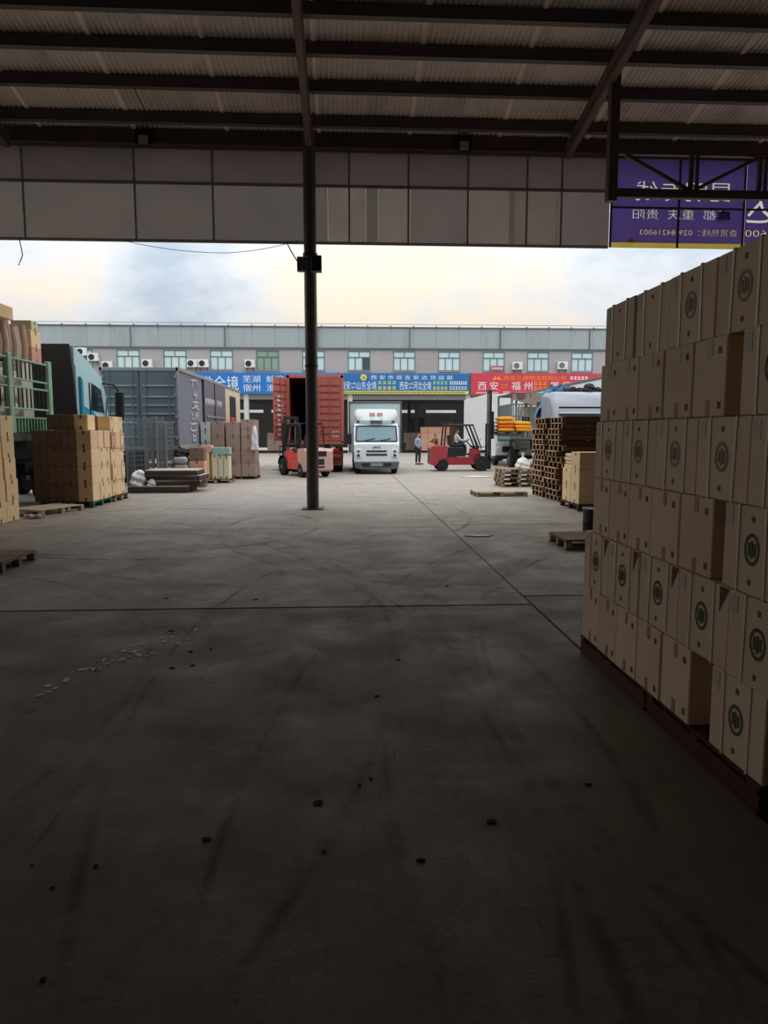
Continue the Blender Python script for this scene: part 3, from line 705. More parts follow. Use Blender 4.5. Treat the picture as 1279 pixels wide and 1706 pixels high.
for dpt, (ya, yb) in enumerate(((26.75, 27.35), (27.37, 27.95))):
    column(-4.43, -3.91, ya, yb, ZS, [MATS['carton_grey']], f'large grey-brown carton, {"front" if dpt == 0 else "rear"} column next to the narrow one', 'grey-brown carton columns', ('-y',))
    column(-3.88, -3.36, ya, yb, [.1, .6, 1.1, 1.58, 1.85, 2.22], [MATS['carton_grey']], f'large grey-brown carton, {"front" if dpt == 0 else "rear"} column at the yard corner', 'grey-brown carton columns', ('-y', '+x'))
lump('white plastic film hanging over the yard corner of the grey-brown stack', 'plastic_film', 'film', -3.36, 26.70, 1.1, .12, .1, .9, MATS['film'], 12, .25)

# ---------------- right side beyond the tall stack: pallets, cartons, drum
ORD = ['first', 'second', 'third', 'fourth', 'fifth', 'sixth', 'seventh', 'eighth', 'ninth', 'tenth', 'eleventh', 'twelfth', 'thirteenth', 'fourteenth', 'fifteenth', 'sixteenth']
prng = random.Random(12)
for q, (yc, n, nm) in enumerate(((18.05, 15, 'nearer'), (19.35, 15, 'farther'))):
    for k in range(n):
        pallet(f'weathered wooden pallet, {ORD[k]} from the ground in the {nm} tall pallet pile', 5.95+prng.uniform(-.08, .08), yc+prng.uniform(-.06, .06), .142*k, 1.2, 1.05, .14, prng.uniform(-.05, .05), prng.choice(['wood_dark', 'wood_dark', 'wood_red']), 'wood_end', 6, f'pallets of the {nm} tall pile', True)
for k in range(14):
    pallet(f'weathered wooden pallet, {ORD[k]} from the ground in the third tall pile, away from the aisle', 7.28+prng.uniform(-.04, .04), 18.1+prng.uniform(-.03, .03), .142*k, 1.2, 1.05, .14, 0, 'wood_dark', 'wood_dark', 6, 'pallets of the third tall pile', True)
pallet('lone flat pallet on the floor before the tall pallet piles', 4.25, 19.5, 0, 1.4, 1.0, .13, .02, 'wood_pale', 'wood_pale')
for k in range(4):
    pallet(f'wooden pallet in the low pile of four behind the flat one, {["lowest","second","third","topmost"][k]}', 5.55+prng.uniform(-.05,.05), 22.9+prng.uniform(-.04,.04), .145*k, 1.2, 1.0, .14, prng.uniform(-.06,.06), 'wood_mid', 'wood_pale', 6, 'low pile of four pallets')
lump('white sack with a tied neck standing on the low pile of four pallets', 'white_sack', 'sack', 5.75, 22.8, .58, .24, .2, .36, MATS['film'], 31, .12)
MB().tube([(0,0,.3), (.01,0,.42), (0,0,.5)], [.06, .035, .06], 10).build('tied_neck', MATS['film'], bpy.data.objects['white_sack'], smooth=True)
# tan carton stack on its pallet
pallet('dark pallet under the tan carton stack next to the drum', 5.75, 16.05, 0, 1.2, 1.35, .15, 0, 'wood_dark', 'wood_dark')
for r_ in range(3):
    z0 = .155+.385*r_; z1 = z0+.381
    for i in range(2):
        for k in range(2):
            ya = 15.42+.62*k
            if k == 1 and r_ == 2: continue
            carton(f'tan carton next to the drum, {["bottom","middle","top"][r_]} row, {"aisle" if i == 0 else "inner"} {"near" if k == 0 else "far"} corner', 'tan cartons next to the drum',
                   5.17+.57*i, 5.17+.57*i+.565, ya, ya+.6, z0, z1, MATS['carton_tan' if i == 0 else 'carton_brown_and_shade'], flap=['-x'] if i == 0 else ['-y'])  # inner ones use the darker copy, shade put into the colour
for k in range(4):
    o = carton(f'thin flat tan box laid on the far corner of the drum-side stack, {["lowest","second","third","topmost"][k]}', 'thin flat tan boxes', 5.2+.02*(k % 2), 5.72, 16.06, 16.62, .93+.085*k, 1.0+.085*k, MATS['carton_tan'], name='flat_box')
dr = thing('drum', 'small black drum with a pale rim beside the tall carton stack', 'drum', (4.3, 11.95, 0))
MB().lathe([(.2,0), (.205,.02), (.2,.04), (.2,.2), (.207,.215), (.2,.23), (.2,.41), (.2,.42)], 24).build('drum_body', MATS['black_paint'], dr, smooth=True)
MB().lathe([(.2,.42), (.212,.425), (.212,.45), (.19,.45), (.185,.435)], 24).build('rim', MATS['steel_grey'], dr, smooth=True)
pallet('small worn pallet on the floor before the black drum', 3.88, 10.75, 0, 1.2, .9, .15, 0, 'wood_mid', 'wood_end')
def litter(label, x, y, sx, sy, seed, th=.012):
    o = blob(0, 0, sx/2, sy/2, 0, 14, th, seed).build('paper_litter', MATS['paper_white'], None, (x, y, .006)); tag(o, label, 'litter')
litter('torn white paper strip on the floor slab between the column and the pallets', 2.25, 11.75, .5, .16, 1)
litter('small white scrap beside the worn pallet and the drum', 3.42, 9.75, .14, .12, 2)
litter('white plastic sheet lying in the yard before the second fork truck', 5.1, 27.4, 1.3, .6, 3, .03)
# ================================================================== VEHICLES
mat('green_paint', (146,186,162), rough=.5, var=.12, dirt=.3); mat('green_side', (40,112,72), rough=.5, var=.12)
mat('sack_white', (222,216,208), rough=.8, var=.12, scale=6); mat('roll_brown', (196,174,156), rough=.85, var=.25, scale=4, stretch=(3,3,.5))
mat('cab_blue', (186,220,228), rough=.3, var=.05); mat('cab_teal', (48,146,176), rough=.3, var=.08); mat('cab_back', (50,50,52), rough=.6, var=.15)
glass_mat('glass_dark', (40,52,58)); glass_mat('glass_blue', (70,120,132)); mat('chrome', (190,192,194), rough=.2, metal=.9)
mat('lamp_white', (220,224,226), rough=.15, spec=.8); mat('lamp_red', (150,30,28), rough=.3)

# ---- stake trailer, green, at the frame edge (its near end is cut by the frame)
t = thing('stake_trailer', 'green stake-sided trailer loaded with white sacks behind the tan cartons', 'trailer', (-7.35, 12.0, 0))
MB().box(-2.5, 0, .2, 6.3, 1.55, 1.72, .01).build('bed', MATS['steel_grey'], t)
MB().box(-1.9, -1.7, .2, 6.9, 1.1, 1.55, .01).box(-.8, -.6, .2, 6.9, 1.1, 1.55, .01).build('chassis_beam', MATS['black_paint'], t)
# corrugated low side board
mb = MB().box(-.03, 0, .2, 6.3, 1.72, 2.08)
mb.build('side_board', MATS['green_side'], t)
rib = MB().box(0, .04, -.03, .03, 1.74, 2.06, .008).mesh('board_rib', MATS['green_paint'])
for k in range(38): put('board_rib', rib, t, (0, .3+.16*k, 0))
MB().box(-.02, .05, .2, 6.3, 2.06, 2.1).build('board_rail', MATS['green_paint'], t)
post = MB().box(-.05, .05, -.11, .11, 1.72, 3.48, .02).mesh('stake_post', MATS['green_paint'])
for y in (2.0, 4.12, 6.22): 
    put('stake_post', post, t, (.02, y, 0))
bar_ = MB().box(-.012, .012, -.012, .012, 0, 1).mesh('stake_bar', MATS['dark_steel'])
for ya, yb in ((2.1, 4.02), (4.22, 6.14)):
    for z in (3.38, 2.94, 2.76, 2.28): MB().bar((.02, ya, z), (.02, yb, z), .05, .045, .01).build('stake_rail', MATS['green_paint'], t)
    n = 9
    for k in range(n):
        y = ya+(yb-ya)*(k+.5)/n
        for z0, z1 in ((2.96, 3.36), (2.3, 2.74)):
            o = put('stake_bar', bar_, t, (.02, y, z0)); o.scale = (1, 1, z1-z0)
for y in (.9, 2.2):
    for x in (-2.2, -.3): wheel(t, x, y, .5, .5, .3)
MB().box(-1.6, -1.4, 4.2, 4.4, .05, 1.1).box(-1.1, -.9, 4.2, 4.4, .05, 1.1).build('landing_leg', MATS['black_paint'], t)
# cargo: sacks inside the fence, rolls and cartons on top
def sack_mesh(lx, ly, lz, m, seed, nm='sack'):
    r_ = random.Random(seed); a = r_.uniform(0, 6)
    def fn(u, v):
        th = 2*math.pi*u; ph = math.pi*(v-.5)
        ex = .55
        cx = math.copysign(abs(math.cos(th))**ex, math.cos(th)); sx_ = math.copysign(abs(math.sin(th))**ex, math.sin(th))
        cp = abs(math.cos(ph))**ex; sp_ = math.copysign(abs(math.sin(ph))**.8, math.sin(ph))
        q = 1+.05*math.sin(5*th+a)+.04*math.sin(8*v*3+a*2)
        return (lx/2*cx*cp*q, ly/2*sx_*cp*q, lz/2*sp_)
    mb = MB().grid(fn, 24, 12); return mb.mesh(nm, m, True)
SKM = [sack_mesh(.75, .5, .36, MATS['sack_white'], s) for s in range(3)]
for k in range(4):
    for r_ in range(4):
        o = put('white_sack', SKM[(k+r_) % 3], None, (-7.83, 14.6+k*.76, 1.92+.37*r_+.0), (0, 0, R(90)+rng.uniform(-.05, .05)))
        tag(o, f'white filled sack inside the stake trailer, {["lowest","second","third","topmost"][r_]} layer, {["nearest","second","third","farthest"][k]} pile along the rails', 'sack', 'white sacks in the stake trailer')
for k in range(9):
    o = MB().tube([(0,0,0), (.02,.01,.3), (-.01,0,.72+.06*(k % 3))], [.115, .12, .1], 10).build('wrapped_roll', MATS['roll_brown'], None, (-7.62-.05*(k % 2), 15.62+.235*k, 3.42), smooth=True)
    tag(o, f'brown wrapped roll standing on the sacks, {ORD[k]} along the trailer rail from the frame edge', 'roll', 'brown wrapped rolls on the trailer')
carton('long tan carton laid over the brown rolls at the frame edge', None, -7.9, -7.42, 15.2, 16.7, 4.24, 4.52, MATS['carton_tan'], name='long_carton')
for k, (y0, y1, z0, z1, m, d) in enumerate(((17.8,18.35,3.42,3.78,'carton_pink','pink carton on the trailer front end, lower'), (17.8,18.35,3.785,4.18,'carton_tan','tan carton on the pink one at the trailer front end'), (17.85,18.25,4.185,4.42,'carton_cream','small cream carton topmost at the trailer front end'))):
    carton(d, None, -8.0, -7.52, y0, y1, z0, z1, MATS[m], flap=['+x'])
MB().box(-.25, .25, -.3, .3, 0, 1.66, .02).build('wrapped_bale', MATS['sack_white'], None, (-7.84, 17.65, 1.735)); tag(bpy.data.objects['wrapped_bale'], 'tall white wrapped bale at the front end of the stake trailer', 'bale')

# ---- blue tractor cab, seen from behind
t = thing('tractor_cab', 'light blue tractor cab with a black rear wall, parked ahead of the trailer', 'truck', (-8.22, 19.15, 0))
prof = [(0,1.0), (2.45,1.0), (2.5,1.9), (2.3,2.75), (1.95,3.35), (0,3.5)]
MB().prism(prof, 'x', -1.25, 1.22).build('cab_body', MATS['cab_blue'], t)
MB().prism([(.02,3.5), (1.9,3.36), (1.2,3.62), (.02,3.98)], 'x', -1.15, 1.18).build('roof_fairing', MATS['cab_blue'], t)
MB().prism([(-1.24,1.0), (1.23,1.0), (1.23,2.3), (1.1,4.02), (-1.1,4.02), (-1.24,2.3)], 'y', -.07, -.01).build('rear_wall', MATS['cab_back'], t)
MB().prism([(.25,1.15), (1.75,1.15), (1.75,2.02), (1.2,2.3), (.25,2.5)], 'x', 1.22, 1.228).build('blue_stripe', MATS['cab_teal'], t)
MB().prism([(1.0,2.35), (2.05,2.3), (1.85,2.95), (1.1,3.1)], 'x', 1.222, 1.235).build('side_window', MATS['glass_dark'], t)
MB().prism([(.15,1.2), (.3,1.2), (.3,3.1), (.15,3.2)], 'x', 1.2, 1.29).build('side_deflector', MATS['cab_teal'], t)
MB().box(1.22, 1.245, .9, .93, 1.2, 3.1).build('door_seam', MATS['dark_steel'], t)
MB().tube([(1.22,2.0,3.15), (1.5,2.15,3.12), (1.62,2.25,2.9)], .03, 8).build('mirror_arm', MATS['black_paint'], t, smooth=True)
MB().box(1.48, 1.74, 2.18, 2.32, 2.1, 2.95, .05).build('mirror', MATS['black_paint'], t)
MB().tube([(1.25,2.1,2.2), (1.3,2.1,2.7)], .022, 8).build('grab_handle', MATS['chrome'], t, smooth=True)
for x in (-1.0, 1.0): wheel(t, x, 1.6, .5, .5, .3)
for x in (-.78, .78): wheel(t, x, -1.0, .5, .5, .45)
MB().box(-.5, -.3, -1.6, 2.2, .7, 1.0).box(.3, .5, -1.6, 2.2, .7, 1.0).build('chassis_beam', MATS['black_paint'], t)

# ---- long dark container truck, rear doors toward us
mat('container_dark', (92,106,114), rough=.5, var=.10, dirt=.15, scale=1.2); mat('container_side', (140,142,154), rough=.5, var=.08, dirt=.12); mat('container_panel', (112,114,128), rough=.5, var=.08)
mat('rib_light', (136,148,154), rough=.5, var=.08); mat('white_print', (214,216,220), rough=.6, var=.06); mat('trim_pale', (150,150,140), rough=.5)
t = thing('container_truck', 'long dark blue-grey container truck with closed rear doors facing the aisle', 'truck', (-6.61, 23.5, 0))
t.scale = (1, 1, .98)
W = 1.25
MB().box(-W+.03, W-.05, .06, 13.6, 1.24, 3.84).build('container_shell', MATS['container_side'], t)
MB().box(-W, W, -.02, .1, 3.78, 3.9, .01).box(-W, W, -.02, .1, 1.2, 1.32, .01).box(-W, -W+.08, -.02, .1, 1.2, 3.9, .01).box(W-.08, W, -.02, .1, 1.2, 3.9, .01).build('rear_frame', MATS['container_side'], t)
for sx in (-1, 1):
    d = MB().box(min(sx*.02, sx*(W-.08)), max(sx*.02, sx*(W-.08)), 0, .05, 1.32, 3.78, .008).build('door', MATS['container_dark'], t)
    for z in (1.62, 2.1, 2.38, 2.66, 2.94, 3.3): MB().box(min(sx*.1, sx*(W-.16)), max(sx*.1, sx*(W-.16)), -.035, 0, z-.028, z+.028, .01).build('rib', MATS['rib_light'], d)
    for q in (.2, .95):
        MB().tube([(sx*q, -.06, 1.3), (sx*q, -.06, 3.8)], .018, 8).build('lock_rod', MATS['container_dark'], d, smooth=True)
        MB().box(sx*q-.04, sx*q+.04, -.075, 0, 1.85, 1.95).build('handle', MATS['steel_grey'], d)
    for z in (1.6, 2.3, 3.0, 3.6): MB().box(sx*(W-.1)-.03, sx*(W-.1)+.03, -.04, .0, z-.05, z+.05).build('hinge', MATS['rib_light'], d)
MB().box(W-.075, W+.01, .0, 13.6, 3.8, 3.92, .01).box(W-.06, W+.005, 0, 13.6, 1.2, 1.34, .01).build('side_rail', MATS['trim_pale'], t)
# corrugated first bay
mb = MB()
for k in range(16): mb.prism([(.12+.235*k, 0), (.24+.235*k, 0), (.21+.235*k, .03), (.15+.235*k, .03)], 'z', 1.34, 3.8)
mb.v = [Vector((W-.05+v.y, v.x, v.z)) for v in mb.v]
mb.build('side_corrugation', MATS['container_side'], t)
# brush lettering running down the first bay
mb = MB(); r_ = random.Random(5)
def stroke(y0, z0, y1, z1, wd):
    dy_, dz_ = y1-y0, z1-z0; ln = math.hypot(dy_, dz_) or 1; ny, nz = -dz_/ln*wd, dy_/ln*wd
    pts = [(y0-ny*.4, z0-nz*.4), ((y0+y1)/2-ny, (z0+z1)/2-nz), (y1-ny*.25, z1-nz*.25), (y1+ny*.25, z1+nz*.25), ((y0+y1)/2+ny, (z0+z1)/2+nz), (y0+ny*.4, z0+nz*.4)]
    mb.prism(pts, 'x', W+.0, W+.012)
GL = [[(-.3,.2,.25,.28),(-.1,.3,-.15,-.2),(.2,.3,.35,.0)], [(-.15,.25,-.05,-.1),(.1,.2,.02,-.25),(-.2,.0,.2,.05)], [(-.3,.2,.3,.25),(-.2,.05,.25,.0),(0,.3,-.05,-.3),(.0,-.05,.3,-.25),(-.05,-.05,-.3,-.2)],
      [(-.3,.2,-.1,.0),(-.25,-.1,-.05,-.2),(.0,.25,.3,-.2),(.3,.25,.0,-.2),(-.02,.0,.35,.05)], [(-.3,.15,.3,.2),(-.2,0,-.25,-.25),(.2,.05,.25,-.2),(-.2,-.25,.25,-.2)], [(-.1,.25,-.12,-.2),(-.12,-.2,.15,-.15),(.15,-.15,.1,.1),(.1,.1,-.1,.05)]]
for k, gs in enumerate(GL):
    cy, cz = 2.35+.25*math.sin(k*1.1), 3.5-.38*k
    for a, b, c_, d_ in gs: stroke(cy+a*1.9, cz+b*.6, cy+c_*1.9, cz+d_*.6, .032)
mb.build('brush_lettering', MATS['white_print'], t)
# dark middle bay with ribs and a small plate of print; front bay white with an opening
MB().box(W-.06, W-.005, 4.05, 9.0, 1.34, 3.8).build('side_panel', MATS['container_panel'], t)
for z in (1.5, 1.95, 2.4): MB().box(W-.005, W+.03, 4.6, 8.7, z-.04, z+.04, .01).build('side_rib', MATS['rib_light'], t)
for y in (4.0, 6.3): MB().box(W-.01, W+.02, y, y+.1, 1.34, 3.8).build('panel_seam', MATS['black_paint'], t)
mb = MB()
for k in range(9):
    if k != 5: mb.box(W-.005, W+.005, 4.4+.42*k, 4.68+.42*k, 2.93, 3.13).box(W-.005, W+.005, 4.4+.42*k, 4.5+.42*k, 2.86, 2.95)
mb.build('small_print', MATS['white_print'], t)['kind'] = 'stuff'
MB().box(W-.06, W-.01, 9.0, 13.5, 1.34, 3.8).build('front_panel', MATS['carton_cream'], t)
MB().box(W-.012, W, 10.2, 12.0, 1.9, 3.5).build('opening', MATS['black_paint'], t)
MB().box(W-.005, W+.04, 10.3, 11.4, 1.9, 2.5, .03).build('red_goods', mat('red_goods', (206,90,88), rough=.7), t)
for x in (-1.05, 1.0):
    for y in (1.9, 3.2, 12.0): wheel(t, x, y, .5, .5, .32)
MB().box(-.6, -.4, .2, 13.4, .8, 1.2).box(.4, .6, .2, 13.4, .8, 1.2).build('chassis_beam', MATS['black_paint'], t)
MB().box(-W+.05, W-.05, .05, .2, .62, .75, .01).build('rear_bumper', MATS['dark_steel'], t)
for sx in (-1, 1): MB().box(sx*1.1-.1, sx*1.1+.1, .02, .06, .8, .95, .01).build('tail_lamp', MATS['lamp_red'], t)

# ---- red container truck, one door swung open
mat('container_red', (178,98,84), rough=.55, var=.14, dirt=.2, scale=1.3); mat('container_red_dark', (130,66,58), rough=.6, var=.12); mat('inside_grey', (70,74,74), rough=.9)
t = thing('container_truck', 'rust-red container truck with its left rear door swung open', 'truck', (-1.28, 30.8, 0))
W = 1.19; Z0, Z1 = 1.29, 4.17
mb = MB().box(-W, -W+.05, .05, 8, Z0, Z1).box(W-.05, W, .05, 8, Z0, Z1).box(-W, W, .05, 8, Z1-.06, Z1).box(-W, W, 7.9, 8, Z0, Z1)
mb.build('container_shell', MATS['container_red'], t)
MB().box(-W+.06, W-.06, .05, 7.9, Z0, Z0+.06).build('container_floor', MATS['inside_grey'], t)
mb = MB()
for k in range(26): mb.prism([(.2+.3*k, 0), (.36+.3*k, 0), (.32+.3*k, .03), (.24+.3*k, .03)], 'z', Z0+.12, Z1-.12)
mb.v = [Vector((W+v.y, v.x, v.z)) for v in mb.v]; mb.build('side_corrugation', MATS['container_red'], t)
MB().box(-W-.02, W+.02, -.04, .1, Z1-.13, Z1+.02, .01).box(-W-.02, W+.02, -.04, .1, Z0-.06, Z0+.08, .01).box(-W-.03, -W+.1, -.04, .1, Z0, Z1, .01).box(W-.1, W+.03, -.04, .1, Z0, Z1, .01).build('rear_frame', MATS['container_red'], t)
def leaf(ribm):
    mb = MB().box(0, 1.08, -.025, .025, Z0+.1, Z1-.14, .006); return mb
d = leaf(0).build('door', MATS['container_red'], t, (.0, -.02, 0))
zz = [Z0+.1+(Z1-Z0-.24)*k/9 for k in range(10)]
for k in (1, 2, 3, 4, 5, 6, 7, 8): MB().box(.06, 1.04, -.05, -.02, zz[k]-.035, zz[k]+.035, .012).build('rib', MATS['container_red_dark'], d)
for q in (.18, .62): MB().tube([(q, -.07, Z0+.05), (q, -.07, Z1-.1)], .02, 8).build('lock_rod', MATS['container_red'], d, smooth=True)
letters('42G1', MATS['white_print'], d, .84, -.03, Z0+.38, .34, .26, .012)
d2 = MB().box(-1.08, 0, -.025, .025, Z0+.1, Z1-.14, .006).build('open_door', MATS['container_red'], t, (-W+.02, -.05, 0), (0, 0, R(62)))
for k in (1, 2, 3, 4, 5, 6, 7, 8): MB().box(-1.04, -.06, -.05, -.02, zz[k]-.03, zz[k]+.03, .012).build('rib', MATS['container_red_dark'], d2)
for q in (-.2, -.6): MB().tube([(q, -.07, Z0+.05), (q, -.07, Z1-.1)], .02, 8).build('lock_rod', MATS['container_red'], d2, smooth=True)
mb = MB(); r_ = random.Random(2)
for k in range(9):
    z = Z1-.9-.2*k
    for q in range(3): mb.box(-.9+.1*q+r_.uniform(0,.1), -.78+.1*q+r_.uniform(0,.15), -.055, -.026, z-.05+r_.uniform(-.02,.02), z+r_.uniform(-.01,.05))
mb.build('white_print_column', MATS['white_print'], d2)['kind'] = 'stuff'
for x in (-.95, .95):
    for y in (1.0, 2.3, 6.8): wheel(t, x, y, .5, .5, .4)
MB().box(-.55, -.4, .1, 8, .8, Z0-.04).box(.4, .55, .1, 8, .8, Z0-.04).build('chassis_beam', MATS['black_paint'], t)
for sx in (-1, 1):
    MB().box(sx*.92-.26, sx*.92+.26, .25, .28, .3, .95, .005).build('mud_flap', MATS['container_red_dark'], t)
    MB().box(sx*.9-.14, sx*.9+.14, -.02, .04, .92, 1.06, .01).build('tail_lamp', MATS['lamp_red'], t)
MB().box(-1.1, 1.1, 0, .12, .66, .8, .02).build('rear_bumper', MATS['container_red_dark'], t)

# ---- white light truck facing us
t = thing('light_truck', 'white light box truck facing the camera in the middle of the yard', 'truck', (1.3, 29.65, 0))
mat('cab_white', (228,238,240), rough=.3, var=.03); mat('box_pale', (196,212,214), rough=.5, var=.06, dirt=.1)
ca = [(0,.5), (0,1.25), (.12,1.35), (.42,2.03), (.62,2.12), (1.55,2.12), (1.55,.5)]
mb = MB().prism(ca, 'x', -.92, .92); mb.build('cab_body', MATS['cab_white'], t)
# rounded cab corners
for sx in (-1, 1): MB().prism([(-.02,.5), (-.02,1.22), (.1,1.36), (.4,2.0), (.5,2.0), (.2,1.3), (.1,.5)], 'x', sx*.90-.04, sx*.90+.04).build('corner_pillar', MATS['cab_white'], t)
def wsp(x, f, o=.012):     # point on the windscreen plane, f 0..1 up
    return (x, .12+.30*f-o, 1.35+.68*f+o*.4)
mb = MB(); vs = [wsp(-.84,.06), wsp(.84,.06), wsp(.8,.93), wsp(-.8,.93)]
mb.add(vs+[(v[0], v[1]+.03, v[2]) for v in vs], [[0,1,2,3], [4,5,6,7], [0,1,5,4], [1,2,6,5], [2,3,7,6], [3,0,4,7]]); mb.build('windscreen', MATS['glass_blue'], t)
mb = MB()
for a, b in ((wsp(-.86,.03,.02), wsp(.86,.03,.02)), (wsp(-.82,.96,.02), wsp(.82,.96,.02)), (wsp(-.86,.03,.02), wsp(-.82,.96,.02)), (wsp(.86,.03,.02), wsp(.82,.96,.02))): mb.bar(a, b, .05, .03)
mb.build('screen_seal', MATS['black_paint'], t)
MB().bar(wsp(-.5,.05,.04), wsp(-.05,.2,.04), .02, .02).bar(wsp(.15,.05,.04), wsp(.6,.18,.04), .02, .02).build('wiper', MATS['black_paint'], t)
MB().box(-.05, .35, .18, .26, 1.42, 1.52, .01).build('dashboard_paper', MATS['paper_white'], t)
MB().box(-.42, .42, -.03, .0, .93, .99, .008).box(-.44, .44, -.03, .0, .78, .85, .008).build('grille_slot', MATS['black_paint'], t)
letters('JAC', MATS['dark_steel'], t, 0, -.012, 1.12, .34, .1, .02)
for sx in (-1, 1):
    h = MB().box(sx*.76-.13, sx*.76+.13, -.045, .02, .68, 1.05, .05).build('headlamp', MATS['lamp_white'], t, smooth=True)
    MB().lathe([(.0,-.0), (.06,.0), (.075,.03)], 14, Matrix.Translation((sx*.76, -.05, .95)) @ Matrix.Rotation(R(-90), 4, 'X')).build('lamp_ring', MATS['chrome'], h)
    MB().lathe([(.0,-.0), (.06,.0), (.075,.03)], 14, Matrix.Translation((sx*.76, -.05, .78)) @ Matrix.Rotation(R(-90), 4, 'X')).build('lamp_ring', MATS['dark_steel'], h)
    MB().tube([(sx*.9,.3,2.0), (sx*1.12,.15,1.95), (sx*1.14,.12,1.3)], .018, 6).build('mirror_arm', MATS['black_paint'], t, smooth=True)
    MB().box(sx*1.14-.1, sx*1.14+.1, .06, .14, 1.25 if sx < 0 else 1.0, 1.7 if sx < 0 else 1.35, .03).build('mirror', MATS['black_paint'], t)
    wheel(t, sx*.78, .75, .38, .38, .24); wheel(t, sx*.74, 4.9, .38, .38, .42)
    MB().box(sx*.93-.012, sx*.93+.012, .5, 1.4, 1.35, 1.98).build('door_window', MATS['glass_dark'], t)
    MB().box(sx*.97-.02, sx*.97+.02, 1.0, 1.6, .2, .8).build('mud_guard', MATS['black_paint'], t)
MB().prism([(-.95,.52), (.95,.52), (.9,.28), (.7,.22), (-.7,.22), (-.9,.28)], 'y', -.1, .3).build('bumper', mat('bumper_grey', (96,104,106), rough=.5), t)
MB().box(-.24, .24, -.12, -.1, .33, .46, .005).build('number_plate', mat('plate_green', (132,158,150), rough=.4), t)
MB().box(-.6, .6, -.102, -.098, .3, .34).box(.3, .62, -.11, -.1, .36, .46).box(-.62, -.3, -.11, -.1, .36, .46).build('bumper_grille', MATS['black_paint'], t)
# roof deflector
mb = MB().grid(lambda u, v: (-(.93-.1*abs(2*v-1)**2)*math.cos(u*math.pi), .95-.7*math.sin(u*math.pi)**.5*(1-.35*v), 2.24+.48*v), 24, 6)
vs = len(mb.v); mb.build('roof_deflector', MATS['cab_white'], t, smooth=True)
MB().prism([(-.93*math.cos(k/16*math.pi)*.9, .95-.7*math.sin(k/16*math.pi)**.5*.65) for k in range(17)], 'z', 2.68, 2.72).build('deflector_top', MATS['cab_white'], t)
MB().box(-.25, .25, .28, .5, 2.1, 2.3).box(-.8, -.7, .8, 1.2, 2.1, 2.7).box(.7, .8, .8, 1.2, 2.1, 2.7).build('deflector_mount', MATS['steel_grey'], t)
mb = MB()
for k in range(7):
    if k != 3: mb.box(-.28+.08*k, -.22+.08*k, .30, .34, 2.44, 2.56)
mb.build('red_print', mat('pink_print', (214,128,134), rough=.6), t)
MB().box(-1.12, 1.16, 1.68, 5.9, .85, 3.06, .02).build('cargo_box', MATS['box_pale'], t)
mb = MB()
MB().box(-1.14, 1.18, 1.655, 1.72, 3.0, 3.09, .01).box(-1.15, -1.08, 1.655, 1.72, .85, 3.05, .01).box(1.11, 1.19, 1.655, 1.72, .85, 3.05, .01).build('box_edging', MATS['steel_grey'], t)
MB().box(-.5, -.35, .8, 5.8, .5, .85).box(.35, .5, .8, 5.8, .5, .85).build('chassis_beam', MATS['black_paint'], t)

